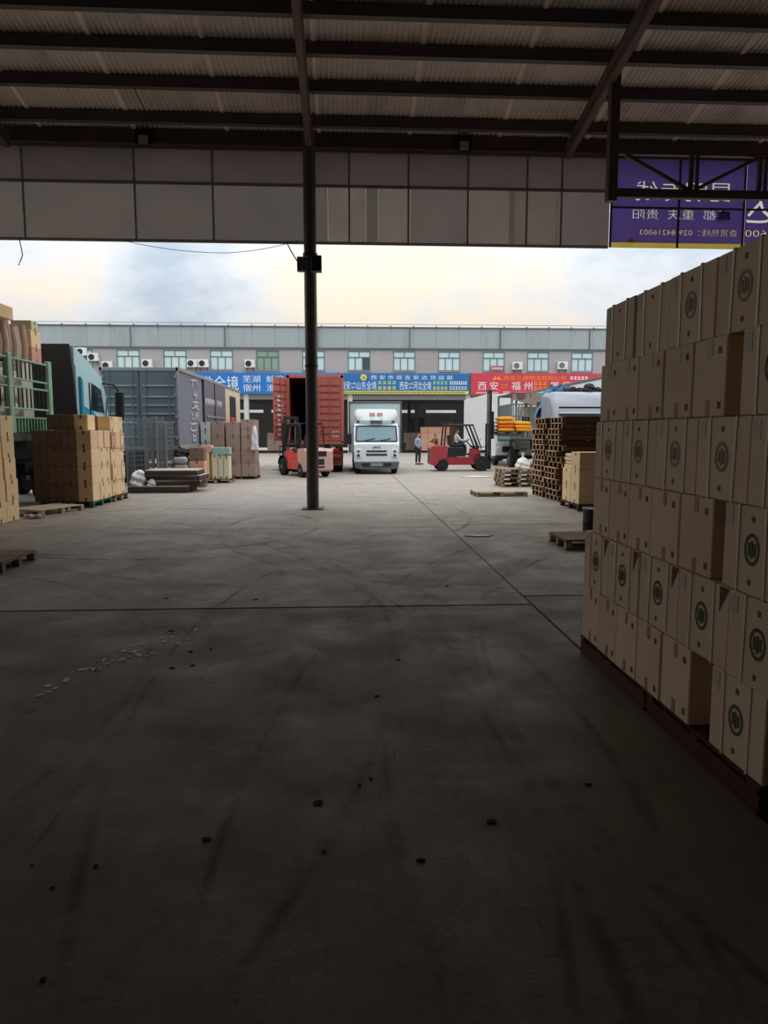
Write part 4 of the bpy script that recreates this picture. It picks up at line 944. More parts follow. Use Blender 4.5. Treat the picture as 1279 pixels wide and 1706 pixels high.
# ---- fork trucks
def forklift(label, loc, rz, red, weight, mast_h, carr_z, worn, legs):
    t = thing('forklift', label, 'forklift', loc, rz, None)
    hw = .58
    MB().prism([(.35,.28), (1.95,.28), (2.25,.45), (2.3,.95), (1.95,1.02), (1.9,.62), (1.2,.62), (1.1,.95), (.4,.98)], 'y', -hw+.06, hw-.06).build('chassis', red, t)
    cw = MB().prism([(0,.3), (.22,.22), (.42,.5), (.75,.6), (.8,1.02), (.72,1.12), (.1,1.12), (0,1.0)], 'y', -hw, hw).build('counterweight', weight, t)
    MB().box(-.012, 0, -.3, .3, .82, 1.02).box(-.012, 0, -.2, .2, .5, .72).box(-.012, 0, -.22, .22, .38, .44).build('rear_grille', MATS['black_paint'], cw)
    MB().box(.8, 1.55, -.42, .42, .92, 1.08, .04).build('engine_cover', MATS['black_paint'], t)
    MB().prism([(.78,.66), (1.6,.66), (1.55,.98), (.8,1.0)], 'y', -hw+.04, -hw+.07).build('side_panel', MATS['black_paint'], t)
    s = MB().box(1.0, 1.45, -.24, .24, 1.08, 1.2, .04).build('seat', MATS['black_paint'], t)
    MB().prism([(.88,1.15), (1.02,1.15), (.92,1.62), (.82,1.6)], 'y', -.22, .22).build('seat_back', MATS['black_paint'], t)
    # mudguard over the front wheel
    mb = MB().grid(lambda u, v: (2.35+.46*math.cos(R(10)+u*R(150)), -hw-.02+.26*v, .36+.46*math.sin(R(10)+u*R(150))), 10, 1); mb.build('mudguard', MATS['black_paint'], t)
    mb = MB().grid(lambda u, v: (2.35+.46*math.cos(R(10)+u*R(150)), hw+.02-.26*v, .36+.46*math.sin(R(10)+u*R(150))), 10, 1); mb.build('mudguard', MATS['black_paint'], t)
    for sy in (-1, 1):
        wheel(t, 2.35, sy*(hw-.08), .345, .345, .24, 'y', hub=worn); wheel(t, .55, sy*(hw-.08), .265, .265, .18, 'y', hub=worn)
    g = MB()
    for sy in (-1, 1):
        y = sy*(hw-.08)
        g.tube([(.62, y, 1.05), (.70, y, 2.0), (.8, y, 2.08)], .035, 8).tube([(1.75, y, 2.06), (2.2, y, 1.0)], .035, 8).tube([(1.92, y, 2.06), (2.32, y, 1.0)], .028, 8).tube([(.8, y, 2.08), (1.95, y, 2.06)], .035, 8)
    g.build('overhead_guard', MATS['black_paint'], t, smooth=True)
    rb = MB().box(-.02, .02, -hw+.08, hw-.08, 0, .03).mesh('guard_bar', MATS['black_paint'])
    for k in range(7): put('guard_bar', rb, t, (.82+.18*k, 0, 2.08))
    MB().tube([(2.05,0,1.0), (1.72,0,1.32)], .025, 8).build('steering_column', MATS['black_paint'], t, smooth=True)
    M = Matrix.Translation((1.7, 0, 1.34)) @ Matrix.Rotation(R(-35), 4, 'Y')
    MB().tube([M @ Vector((.17*math.cos(2*math.pi*k/16), .17*math.sin(2*math.pi*k/16), 0)) for k in range(17)], .014, 6).build('steering_wheel', MATS['black_paint'], t, smooth=True)
    m_ = MB()
    for sy in (-1, 1): m_.box(2.66, 2.78, sy*.36-.05, sy*.36+.05, .08, min(2.15, mast_h), .008)
    for z in (.3, 1.2, min(2.05, mast_h-.1)): m_.box(2.66, 2.74, -.36, .36, z-.05, z+.05)
    m_.build('outer_mast', MATS['dark_steel'], t)
    m_ = MB(); zb = mast_h-2.1
    for sy in (-1, 1): m_.box(2.7, 2.8, sy*.28-.04, sy*.28+.04, max(.1, zb), mast_h, .008)
    for z in (mast_h-.06, (mast_h+max(.1, zb))/2): m_.box(2.7, 2.78, -.28, .28, z-.06, z+.06)
    m_.build('inner_mast', MATS['dark_steel'], t)
    m_ = MB()
    for sy in (-1, 1): m_.tube([(2.72, sy*.16, .2), (2.72, sy*.16, mast_h-.15)], .035, 10)
    m_.build('lift_cylinder', MATS['steel_grey'], t, smooth=True)
    m_ = MB()
    for z in (carr_z+.05, carr_z+.55): m_.box(2.82, 2.88, -.5, .5, z-.05, z+.05)
    for k in range(9): m_.box(2.84, 2.87, -.48+.12*k-.012, -.48+.12*k+.012, carr_z, carr_z+1.05)
    m_.box(2.84, 2.87, -.5, .5, carr_z+1.02, carr_z+1.06); m_.build('carriage', MATS['dark_steel'], t)
    for sy in (-1, 1): MB().box(2.88, 2.93, sy*.3-.06, sy*.3+.06, carr_z, carr_z+.6, .005).prism([(2.88,carr_z), (4.05,carr_z+.01), (4.05,carr_z+.025), (2.93,carr_z+.05)], 'y', sy*.3-.06, sy*.3+.06).build('fork', MATS['dark_steel'], t)
    MB().box(.66, .72, -hw+.1, -hw+.2, 1.75, 1.85, .01).build('rear_lamp', MATS['lamp_red'], t)
    MB().box(2.25, 2.33, -hw+.02, -hw+.14, 1.4, 1.52, .02).build('work_lamp', MATS['lamp_white'], t)
    return t
mat('fork_red', (158,52,62), rough=.45, var=.12, dirt=.15); mat('fork_weight', (178,70,78), rough=.45, var=.12, dirt=.2); mat('fork_orange', (212,86,74), rough=.45, var=.12, dirt=.15); mat('weight_pale', (212,170,160), rough=.5, var=.12, dirt=.2)
FL2 = (3.82, 32.35, 0)
forklift('dark red fork truck with its mast raised, holding a load of yellow sacks', FL2, 0, MATS['fork_red'], MATS['fork_weight'], 3.66, 1.62, MATS['dark_steel'], True)
forklift('orange-red fork truck parked behind the column, its pale rear turned to us', (-1.0, 27.45, 0), R(117), MATS['fork_orange'], MATS['weight_pale'], 2.4, .12, MATS['steel_grey'], False)
mat('sack_yellow', (244,170,34), rough=.6, var=.10, scale=3); mat('sack_orange', (236,104,44), rough=.6, var=.10, scale=3)
pallet('wooden pallet on the raised forks under the yellow sacks', 7.48, 32.35, 1.675, 1.2, 1.0, .1, 0, 'wood_dark', 'wood_dark', 6)
YS = [sack_mesh(.76, .5, .165, MATS['sack_yellow'], 40+k, 'yellow_sack') for k in range(2)]+[sack_mesh(.76, .5, .165, MATS['sack_orange'], 44, 'orange_sack')]
for r_ in range(4):
    for i in range(2):
        for k in range(2):
            if r_ == 3 and i == 1: continue
            ms = YS[2] if (r_ + i*2 + k) % 4 == 1 else YS[(r_+k) % 2]
            nm = 'orange_sack' if ms is YS[2] else 'yellow_sack'
            o = put(nm, ms, None, (7.28+.8*i-.03*r_*i, 32.08+.54*k, 1.862+.168*r_-.02*i*r_), (0, rng.uniform(-.02, .02)+.03*i, rng.uniform(-.05, .05)))
            tag(o, f'{nm.split("_")[0]} sack on the raised forks, {["lowest","second","third","topmost"][r_]} layer, {"mast" if i == 0 else "outer"} end, {"near" if k == 0 else "far"} side', 'sack', 'sacks on the raised forks')

# ---- white box van behind the second fork truck
t = thing('box_van', 'white box truck behind the raised fork truck load, cab toward us', 'truck', (8.75, 36.6, 0))
MB().box(-1.15, 1.15, 1.5, 8.9, .95, 3.78, .02).build('cargo_box', MATS['white_paint'], t)
MB().prism([(0,.5), (0,1.2), (.35,2.15), (1.4,2.2), (1.4,.5)], 'x', -.95, .95).build('cab_body', MATS['white_paint'], t)
mb = MB(); vs = [(-.85,.01,1.3), (.85,.01,1.3), (.8,.31,2.08), (-.8,.31,2.08)]; mb.add(vs+[(x, y+.04, z) for x, y, z in vs], [[0,1,2,3],[4,5,6,7],[0,1,5,4],[1,2,6,5],[2,3,7,6],[3,0,4,7]]); mb.build('windscreen', MATS['glass_blue'], t)
MB().box(-.6, .3, -.04, .0, .72, 1.02, .01).build('grille', MATS['black_paint'], t); MB().box(-.98, .98, -.1, .05, .36, .56, .03).build('bumper', MATS['dark_steel'], t)
for sx in (-1, 1):
    MB().box(sx*.78-.13, sx*.78+.13, -.03, .02, .78, .98, .03).build('headlamp', MATS['lamp_white'], t); wheel(t, sx*.8, .8, .4, .4, .25); wheel(t, sx*.78, 7.0, .4, .4, .4)
    MB().box(sx*1.1-.08, sx*1.1+.08, .1, .18, 1.4, 1.8, .02).build('mirror', MATS['black_paint'], t)
    MB().bar((sx*.9, .2, 1.95), (sx*1.1, .14, 1.7), .03, .03).build('mirror_arm', MATS['black_paint'], t)

# ---- stake-bed truck under a brown tarpaulin, a man standing in it
mat('tarp_brown', (150,140,130), rough=.9, var=.2, scale=3); mat('stake_grey', (112,120,118), rough=.6, var=.15); mat('tarp_blue', (74,118,156), rough=.6, var=.15, scale=3); mat('tarp_maroon', (108,84,92), rough=.9, var=.15)
t = thing('stake_truck', 'grey stake-bed truck under a sagging brown tarpaulin, a man standing in it', 'truck', (8.95, 33.3, 0))
MB().box(-1.15, 1.1, 0, 3.0, 1.4, 1.52, .01).build('bed', MATS['stake_grey'], t)
for x in (-1.12, -.2, 1.05):
    for y in (.03, 2.95): MB().box(x-.04, x+.04, y-.04, y+.04, 1.5, 3.55, .005).build('stake_post', MATS['stake_grey'], t)
st = MB().box(-.02, .02, -.015, .015, 1.55, 3.05).mesh('stake_bar', MATS['stake_grey'])
for k in range(6): put('stake_bar', st, t, (-1.02+.13*k, .03, 0))
for k in range(9): put('stake_bar', st, t, (-.1+.13*k, 2.95, 0))
for k in range(12): put('stake_bar', st, t, (-1.12, .2+.23*k, 0))
for z in (1.95, 2.5, 3.05): MB().box(-1.15, -.2, 0, .05, z-.03, z+.03).box(-1.15, -1.1, 0, 3, z-.03, z+.03).build('stake_rail', MATS['stake_grey'], t)
MB().box(-1.15, 1.1, .0, .04, 3.5, 3.56).box(-1.15, 1.1, 2.94, 3.0, 3.5, 3.56).box(-1.15, -1.1, 0, 3, 3.5, 3.56).build('top_rail', MATS['stake_grey'], t)
tp = MB().grid(lambda u, v: (-1.2+2.35*u, -.06+3.1*v, 3.56-.10*math.sin(math.pi*u)*math.sin(math.pi*v)+.03*math.sin(11*u)*math.sin(9*v)), 18, 14).build('tarpaulin', MATS['tarp_brown'], t, smooth=True)
MB().grid(lambda u, v: (-1.2+2.35*u, -.07-.03*math.sin(23*u), 3.56-v*(.3+.8*max(0, u-.12))-.03*math.sin(9*u)), 24, 4).build('tarp_skirt', MATS['tarp_brown'], tp)
MB().grid(lambda u, v: (-1.2+.95*u, -.09-.01*math.sin(40*u), 3.6-v*.28), 16, 2).build('maroon_valance', MATS['tarp_maroon'], tp)
MB().box(-.15, 1.0, 1.6, 1.65, 1.55, 3.0).build('pale_backboard', MATS['white_paint'], t)
for x in (-.85, .8): wheel(t, x, .75, .45, .45, .38)
MB().box(-1.15, -1.0, -.03, .02, .35, 1.1, .01).build('mud_flap', MATS['black_paint'], t); MB().box(-.5, -.35, 0, 3, .9, 1.4).box(.35, .5, 0, 3, .9, 1.4).build('chassis_beam', MATS['black_paint'], t)
MB().box(-.95, -.2, -.02, .5, .95, 1.36, .03).build('tool_box', mat('olive_grey', (90,90,82), rough=.7), t)

# ---- silver high-roof truck cab with a blue tarp behind, over the pallet piles
mat('cab_silver', (142,148,158), rough=.25, metal=.35, var=.06)
t = thing('silver_truck', 'silver high-roof truck behind the pallet piles, blue tarp over its load', 'truck', (8.35, 24.0, 0))
ca = [(0,.6), (0,1.5), (.1,1.6), (.35,2.36), (.38,2.42), (.5,2.75), (.75,3.05), (1.0,3.17), (1.8,3.2), (1.8,.6)]
rows = [(-1.16,.92), (-1.1,.97), (-.95,1.0), (0,1.0), (.95,1.0), (1.1,.97), (1.16,.92)]
mb = MB(); n = len(ca)
for x, s_ in rows:
    for y, z in ca: mb.v.append(Vector((x, y+(1-s_)*1.6, .6+(z-.6)*s_)))
for i in range(len(rows)-1):
    for j in range(n): mb.f.append([i*n+j, i*n+(j+1) % n, (i+1)*n+(j+1) % n, (i+1)*n+j])
mb.f.append(list(range(n))); mb.f.append([(len(rows)-1)*n+j for j in range(n)][::-1])
mb.build('cab_body', MATS['cab_silver'], t, smooth=True)
mb = MB(); vs = [(-.98,.10,1.62), (.98,.10,1.62), (.9,.33,2.3), (-.78,.33,2.3), (-.9,.28,2.15)]; mb.add([(x, y-.02, z) for x, y, z in vs]+[(x, y+.03, z) for x, y, z in vs], [[0,1,2,3,4], [5,6,7,8,9]]+[[k, (k+1) % 5, 5+(k+1) % 5, 5+k] for k in range(5)]); mb.build('windscreen', MATS['glass_dark'], t)
MB().box(-1.0, 1.0, .22, .36, 2.36, 2.42, .02).build('sun_visor', MATS['chrome'], t)
MB().box(-.95, .95, .42, .5, 2.58, 2.63, .01).build('roof_trim', MATS['dark_steel'], t)
for x in (-.95, -.7, .3, .8): MB().box(x-.07, x+.07, .44, .5, 2.46, 2.53, .02).build('marker_lamp', MATS['lamp_white'], t)
MB().box(-.7, 1.1, 2.0, 4.3, 1.2, 2.95, .03).build('load_box', MATS['dark_goods'], t)
for sx in (-1, 1):
    wheel(t, sx*.95, 1.0, .5, .5, .3); wheel(t, sx*.7, 3.6, .5, .5, .35)
    MB().box(sx*1.3-.1, sx*1.3+.1, .1, .2, 1.6, 2.2, .03).build('mirror', MATS['black_paint'], t); MB().bar((sx*1.1, .3, 2.25), (sx*1.3, .15, 2.1), .03, .03).build('mirror_arm', MATS['black_paint'], t)
MB().box(-.5, .5, .3, 4.2, .7, 1.2).build('chassis_beam', MATS['black_paint'], t)
tb = MB().grid(lambda u, v: ((-.82+2.0*u), 1.7+2.6*v-.15*math.sin(6*u), 3.3+.10*math.sin(7*u+3)*math.sin(5*v+1)+.06*math.sin(17*u)-1.0*max(0, .16-u)/.16*(.8+.2*math.sin(8*v))-.3*max(0, u-.55)), 30, 16).build('blue_tarp', MATS['tarp_blue'], t, smooth=True)
MB().grid(lambda u, v: (-1.0+.75*u+.06*math.sin(8*v), 1.62-.06*math.sin(12*u)-.14*v, 3.42-.5*v*(1-.6*u)+.05*math.sin(13*u)), 14, 8).build('tarp_front_fold', MATS['tarp_blue'], tb, smooth=True)
r_ = random.Random(3)
for k, (x, s_) in enumerate(((-.35,.1), (-.15,.13), (.1,.09), (.45,.2), (.75,.12))):
    q = lump(None, 'dark_bundle', None, 0, 0, 0, s_*1.2, .18, s_*1.6, MATS['dark_goods'], 60+k, .2); q.parent = t; q.location = (x, 1.45, 3.18)

# ---- long white van at the far right, its side running back
t = thing('white_van_body', 'long white box truck behind the silver cab, its roof edge slanting up', 'truck', (11.45, 27.0, 0))
MB().box(-1.2, 1.2, 0, 12.6, 1.0, 3.95, .03).build('cargo_box', MATS['white_paint'], t)
MB().box(-1.22, -1.16, 0, 12.6, 3.86, 3.98, .01).build('roof_rail', MATS['steel_grey'], t)
for x in (-.95, .95):
    for y in (1.0, 2.3, 11.0): wheel(t, x, y, .5, .5, .35)
MB().box(-.5, .5, .3, 12, .7, 1.0).build('chassis_beam', MATS['black_paint'], t)
MB().box(-1.1, 1.1, -.04, 0, 1.05, 3.85, .01).build('rear_doors', MATS['white_paint'], t)
# ================================================================== THE FAR BUILDING
BY = 60.0
mat('wall_grey', (172,168,170), rough=.85, var=.05, scale=.6, dirt=.18); mat('cladding', (160,170,174), rough=.6, var=.05, scale=.8, dirt=.28, stretch=(1.5,1.5,.35))
mat('gutter', (96,104,108), rough=.6); mat('window_frame', (92,112,116), rough=.5)
glass_mat('pane_pale', (196,222,224), rough=.12); glass_mat('pane_green', (120,158,140), rough=.15); glass_mat('pane_dark', (44,58,62))
mat('bay_dark', (176,178,178), rough=.9, var=.15); mat('pillar_pale', (208,202,172), rough=.8); mat('pillar_white', (206,208,204), rough=.8)
b = thing('depot_building', 'long two-storey grey depot across the yard with shop signs and open bays', 'building', (0, BY, 0))
XA, XB = -44.0, 44.0
# upper wall with real window openings
pit = 3.77; wc = [1.18+pit*k for k in range(-11, 12)]
wz0, wz1 = 6.84, 8.44; hw = .92
MB().box(XA, XB, 0, .3, 4.95, wz0-.0).build('lower_wall', MATS['wall_grey'], b)
MB().box(XA, XB, 0, .3, wz1, 8.62).build('lintel', MATS['wall_grey'], b)
prev = XA
for c_ in wc+[XB+hw]:
    MB().box(prev, c_-hw, 0, .3, wz0, wz1).build('wall_pier', MATS['wall_grey'], b); prev = c_+hw
MB().box(XA, XB, -.12, .02, 8.56, 8.70, .01).build('gutter', MATS['gutter'], b)
cp = MB().box(-.945, .945, -.06, .1, 8.70, 10.32, .008).mesh('cladding_panel', MATS['cladding'])
for k in range(-23, 23): put('cladding_panel', cp, b, (k*1.9+.95, 0, 0))
MB().box(XA, XB, -.14, .25, 10.32, 10.42, .01).build('coping', MATS['gutter'], b)
dp = MB().box(-.035, .035, -.16, -.06, 8.7, 10.3).mesh('downpipe', MATS['gutter'])
for k in range(-5, 6): put('downpipe', dp, b, (k*7.6-2.2, 0, 0))
bk = MB().box(-.05, .05, -.2, -.1, 10.3, 10.5).mesh('coping_bracket', MATS['gutter'])
for k in range(-20, 21): put('coping_bracket', bk, b, (k*1.9, 0, 0))
MB().tube([(XA, -.1, 10.62), (XB, -.1, 10.62)], .02, 6).build('parapet_rail', MATS['gutter'], b)
MB().box(XA, XB, .3, 22, 9.9, 10.1).build('roof', MATS['bay_dark'], b); MB().box(XA, XB, .3, 22, 4.95, 5.1).build('first_floor', MATS['bay_dark'], b)
MB().box(XA, XB, .9, 1.0, 6.6, 9.9).build('room_back', mat('curtain_wall', (200,206,204), rough=.9), b)
# back wall of the bay with a strip of daylight between cladding and beam
MB().box(XA, XB, 21.8, 22, 0, 3.95).box(XA, XB, 21.8, 22, 4.28, 5.0).build('back_wall', MATS['bay_dark'], b)
for k in range(-8, 9): MB().box(k*4.4-.45, k*4.4+.45, 21.7, 21.85, 3.9, 4.3).build('strip_post', MATS['bay_dark'], b)
MB().box(XA-.2, XA, 0, 22, 0, 10.3).box(XB, XB+.2, 0, 22, 0, 10.3).build('end_wall', MATS['wall_grey'], b)
for x, m in ((-32,'pillar_white'), (-24.5,'pillar_white'), (-17,'pillar_white'), (-8.2,'pillar_white'), (.42,'pillar_pale'), (10.36,'pillar_white'), (20.3,'pillar_white'), (30,'pillar_white')):
    MB().box(x-.2, x+.2, .0, .4, 0, 4.95, .01).build('bay_pillar', MATS[m], b)
for x in (-28, -14, -4.2, 3.4, 6.9, 14, 24):
    for y in (9, 17): MB().box(x-.16, x+.16, y-.16, y+.16, 0, 4.95).build('inner_pillar', MATS['gutter'], b)
MB().box(XA, XB, .05, .35, 4.45, 4.95, .01).build('bay_beam', mat('beam_grey', (132,132,128), rough=.8), b)
# roller shutters and doors at the back of the bay
sh = mat('shutter', (120,124,124), rough=.6, var=.1)
for x in (-6.6, -4.9, 5.8, 8.3): MB().box(x-.8, x+.8, 21.6, 21.75, 0, 3.4, .01).build('shutter', sh, b)
def window(c_, kind):
    wdw = MB()
    for q in (-hw+.03, hw-.03): wdw.box(q-.03, q+.03, -.03, .1, 0, wz1-wz0)
    for z in (.03, wz1-wz0-.03, 1.08): wdw.box(-hw, hw, -.03, .1, z-.035, z+.035)
    wdw.box(-.025, .025, -.02, .08, 1.1, 1.58); wdw.box(-.34, -.29, -.02, .08, .05, 1.06); wdw.box(.27, .32, -.02, .08, .05, 1.06)
    f = put('window', part_mesh('window', lambda: wdw.mesh('window', MATS['window_frame'])), b, (c_, 0, wz0))
    gm = MATS[{'green': 'pane_green', 'pale': 'pane_pale', 'open': 'pane_pale'}[kind]]
    for i, (x0, x1, z0, z1) in enumerate(((-.86,-.03,1.12,1.53), (.03,.86,1.12,1.53), (-.86,-.35,.07,1.04), (-.28,.26,.07,1.04), (.33,.86,.07,1.04))):
        g = MATS['pane_dark'] if (kind == 'open' and i == 4) else gm
        put('pane', part_mesh(('pane', i, g.name), lambda: MB().box(x0, x1, .02, .035, z0, z1).mesh('pane', g)), f)
    MB().box(-hw-.05, hw+.05, -.1, .1, -.06, .0, .01).build('sill', MATS['wall_grey'], f)
for k, c_ in enumerate(wc):
    window(c_, 'green' if abs(c_-(1.18-2*pit)) < .1 else ('open' if abs(c_-1.18) < .1 else 'pale'))
# window-box flowers and board behind the sixth sign window
fb = thing('window_board', 'small red notice board on the window ledge above the red sign', 'board', (12.7, BY-.12, 6.86))
MB().box(-.45, .6, -.03, .03, 0, .42, .01).build('board_face', mat('notice_red', (176,86,92), rough=.6), fb)
mb = MB()
for k in range(4): mb.box(-.36+.24*k, -.2+.24*k, -.04, -.03, .12, .3)
mb.build('print_block', MATS['white_print'], fb)
# air conditioners
def ac(x, z, label, front=True):
    a = thing('air_conditioner', label, 'air conditioner', (x, BY-.02, z), 0, 'outdoor units on the depot wall')
    MB().box(-.42, .42, -.38, -.06, -.3, .34, .03).build('casing', MATS['white_paint'], a)
    M = Matrix.Translation((-.1, -.385, .02)) @ Matrix.Rotation(R(90), 4, 'X')
    MB().lathe([(.24, -.005), (.24, .012), (.2, .012)], 20, M).build('fan_grille', MATS['dark_steel'] if front else MATS['steel_grey'], a, smooth=True)
    MB().bar((-.3,-.35,-.33), (-.3,0,-.33), .04, .05).bar((.3,-.35,-.33), (.3,0,-.33), .04, .05).bar((-.3,-.3,-.33), (-.3,0,-.6), .03, .03).bar((.3,-.3,-.33), (.3,0,-.6), .03, .03).build('bracket', MATS['dark_steel'], a)
    MB().tube([(.41,-.2,.1), (.455,-.12,.0), (.455,-.05,-.5)], .02, 6).build('pipe', MATS['white_paint'], a, smooth=True)
for x, z, lb in ((-21.3,8.2,'air conditioner high on the depot wall, first from its far end'), (-20.4,7.78,'air conditioner just below the first one, above the blue cab'), (-19.3,7.12,'air conditioner above the corner of the dark container'),
    (-16.1,7.3,'air conditioner on the depot wall over the dark container doors'), (-12.48,7.32,'air conditioner, farther one of the pair over the first blue sign'), (-11.57,7.32,'air conditioner, nearer one of the pair over the first blue sign'),
    (-7.8,7.32,'air conditioner beside the green-paned depot window'), (14.45,7.25,'air conditioner above the middle of the red sign'), (18.3,7.3,'air conditioner above the end of the red sign')):
    ac(x, z, lb, x < 0)
# shop signs
SB = mat('sign_blue', (38,112,176), rough=.5, var=.05); SB2 = mat('sign_blue_bright', (34,118,198), rough=.5, var=.05); SR = mat('sign_red', (206,66,84), rough=.5, var=.05)
SW = mat('sign_white', (236,240,240), rough=.5, var=.02); SY = mat('sign_yellow', (226,214,104), rough=.5, var=.05); SO = mat('sign_orange', (250,150,44), rough=.5, var=.05); SGN = mat('sign_green', (166,210,150), rough=.5)
def sign(name, label, xa, xb, z0, z1, m):
    s = thing(name, label, 'sign', ((xa+xb)/2, BY-.1, z0)); s['x0'] = xa
    MB().box((xa-xb)/2, (xb-xa)/2, -.12, .09, 0, z1-z0, .01).build('board', m, s)
    MB().box((xa-xb)/2-.04, (xa-xb)/2+.02, -.14, .09, -.02, z1-z0+.02).box((xb-xa)/2-.02, (xb-xa)/2+.04, -.14, .09, -.02, z1-z0+.02).build('edge_strip', MATS['window_frame'], s)
    return s
def L_(s, xa, xb, body, m, x0, x1, z0, z1): letters(body, m, s, (x0+x1)/2-(xa+xb)/2, -.125, (z0+z1)/2, x1-x0, z1-z0, .03)
def blocks(s, xa, xb, m, x0, x1, z0, z1, n, nm='small_print'):
    mb = MB(); r_ = random.Random(int(x0*10)+n); st_ = (x1-x0)/n; o = (xa+xb)/2
    for k in range(n):
        q = x0-o+st_*k; h = (z1-z0)
        mb.box(q, q+st_*.72, -.135, -.12, z0, z0+h*.3); mb.box(q+st_*.1, q+st_*.62, -.135, -.12, z0+h*.4, z0+h*.6); mb.box(q, q+st_*.72, -.135, -.12, z0+h*.72, z1)
    mb.build(nm, m, s)['kind'] = 'stuff'
xa, xb = -13.1, -.62; H_ = 1.72
s = sign('shop_sign', 'bright blue sign with large white characters, partly hidden by the red container', xa, xb, 4.9, 6.62, SB2)
L_(s, xa, xb, '安徽全境', SW, -12.9, -8.75, .3, 1.45)
L_(s, xa, xb, '芜湖  蚌埠  安庆  六安', SW, -8.4, -1.2, .92, 1.5); L_(s, xa, xb, '宿州  淮北  阜阳  亳州', SW, -8.4, -1.2, .2, .78)
xa, xb = -.56, 10.4
s = sign('shop_sign', 'blue sign with a round yellow logo and a yellow bottom strip, mid facade', xa, xb, 4.9, 6.62, SB)
MB().box(xa-(xa+xb)/2+.02, xb-(xa+xb)/2-.02, -.135, -.12, .02, .27).build('yellow_strip', SY, s)
blocks(s, xa, xb, MATS['sign_red'], -.3, 10.1, .08, .2, 46, 'strip_print')
M = Matrix.Translation((1.55-(xa+xb)/2, -.12, 1.38)) @ Matrix.Rotation(R(90), 4, 'X')
MB().lathe([(.0, 0), (.27, 0), (.27, .03), (.0, .03)], 24, M).build('round_logo', SY, s)
MB().lathe([(.0, .03), (.14, .03), (.12, .05), (.0, .05)], 16, M).build('logo_centre', mat('logo_olive', (176,170,80), rough=.5), s)
L_(s, xa, xb, '西 安 市 双 吉 安 达 货 运 部', SW, 2.15, 9.0, 1.2, 1.56)
L_(s, xa, xb, '西安⇌山东全境', SW, -.35, 2.62, .36, 1.06); blocks(s, xa, xb, SGN, 2.75, 4.35, .82, 1.08, 4); blocks(s, xa, xb, SY, 2.75, 4.35, .38, .64, 4)
L_(s, xa, xb, '西安⇌河北全境', SW, 4.55, 7.2, .36, 1.06); blocks(s, xa, xb, SGN, 7.35, 8.65, .82, 1.08, 4); blocks(s, xa, xb, SY, 7.35, 8.65, .38, .64, 4)
blocks(s, xa, xb, SW, 8.75, 10.25, .82, 1.08, 8); blocks(s, xa, xb, MATS['paper_white'], 8.75, 10.25, .38, .66, 6)
xa, xb = 10.55, 24.0
s = sign('shop_sign', 'red sign with orange company line and large white city names', xa, xb, 4.85, 6.66, SR)
L_(s, xa, xb, '西安三源物流有限公司', SO, 13.3, 18.6, 1.22, 1.62)
MB().prism([(-.42,0), (-.12,.34), (0,.1), (.12,.34), (.42,0), (.2,0), (.0,.05), (-.2,0)], 'y', -.15, -.12).build('orange_logo', SO, s, (12.75-(xa+xb)/2, 0, 1.25))
blocks(s, xa, xb, SW, 19.0, 20.6, 1.32, 1.56, 5)
L_(s, xa, xb, '西 安', SW, 11.15, 12.85, .42, 1.12); L_(s, xa, xb, '福 州', SW, 14.0, 15.75, .42, 1.12); L_(s, xa, xb, '厦 门', SW, 17.3, 19.0, .42, 1.12); L_(s, xa, xb, '泉 州', SW, 20.6, 22.3, .42, 1.12)
L_(s, xa, xb, '⇌', SO, 13.1, 13.7, .5, .95)
blocks(s, xa, xb, SO, 15.9, 17.1, .84, 1.1, 3); blocks(s, xa, xb, SO, 15.9, 17.1, .44, .7, 3); blocks(s, xa, xb, SO, 19.15, 20.3, .84, 1.1, 3); blocks(s, xa, xb, SO, 19.15, 20.3, .44, .7, 3)
blocks(s, xa, xb, SW, 11.0, 12.9, .14, .25, 14); blocks(s, xa, xb, SW, 13.3, 13.9, .1, .3, 4); blocks(s, xa, xb, SW, 14.2, 22.8, .14, .25, 50)

# goods inside the open bay
def bay_stack(x0, y, nx, nz, m, what, grp, s_=.62, base=0.0):
    for i in range(nx):
        for r_ in range(nz):
            carton(f'{what}, {["bottom","second","third","fourth","top"][r_]} row, {ORD[i]} column', grp, x0+i*(s_+.02), x0+i*(s_+.02)+s_, y, y+.6, base+.14+.52*r_, base+.14+.515*(r_+1), m, jit=.015, rot=rng.uniform(-.03, .03))
    pallet(f'pallet under the {grp}', x0+nx*(s_+.02)/2, y+.35, base, max(1.0, nx*(s_+.02)), .9, .135, 0, 'wood_dark', 'wood_dark', 5)
bay_stack(6.6, 62.2, 4, 4, MATS['carton_pink'], 'pinkish carton inside the bay under the blue sign', 'pinkish cartons in the bay')
bay_stack(5.3, 64.5, 2, 3, MATS['carton_grey'], 'grey-brown carton behind the pinkish ones in the bay', 'grey-brown cartons in the bay')
bay_stack(-6.8, 62.5, 3, 3, MATS['carton_grey'], 'grey-brown carton in the bay beside the red container', 'grey-brown cartons by the red container')
bay_stack(-3.6, 61.8, 2, 2, MATS['carton_pink'], 'pinkish carton half hidden by the red container', 'pinkish cartons by the red container')
bay_stack(8.9, 66, 2, 5, MATS['carton_brown_and_shade'], 'brown carton of the tall stack deep in the bay', 'brown cartons deep in the bay')
bay_stack(3.0, 65.5, 2, 2, MATS['teal_box'], 'teal box in the bay beside the white light truck', 'teal boxes in the bay')
o = MB().box(-.35, .35, -.4, .4, 0, 1.3, .04).build('blue_drum_crate', mat('crate_blue', (70,104,126), rough=.6), None, (4.15, 61.5, 0)); tag(o, 'blue crate standing inside the bay right of the white light truck', 'crate')
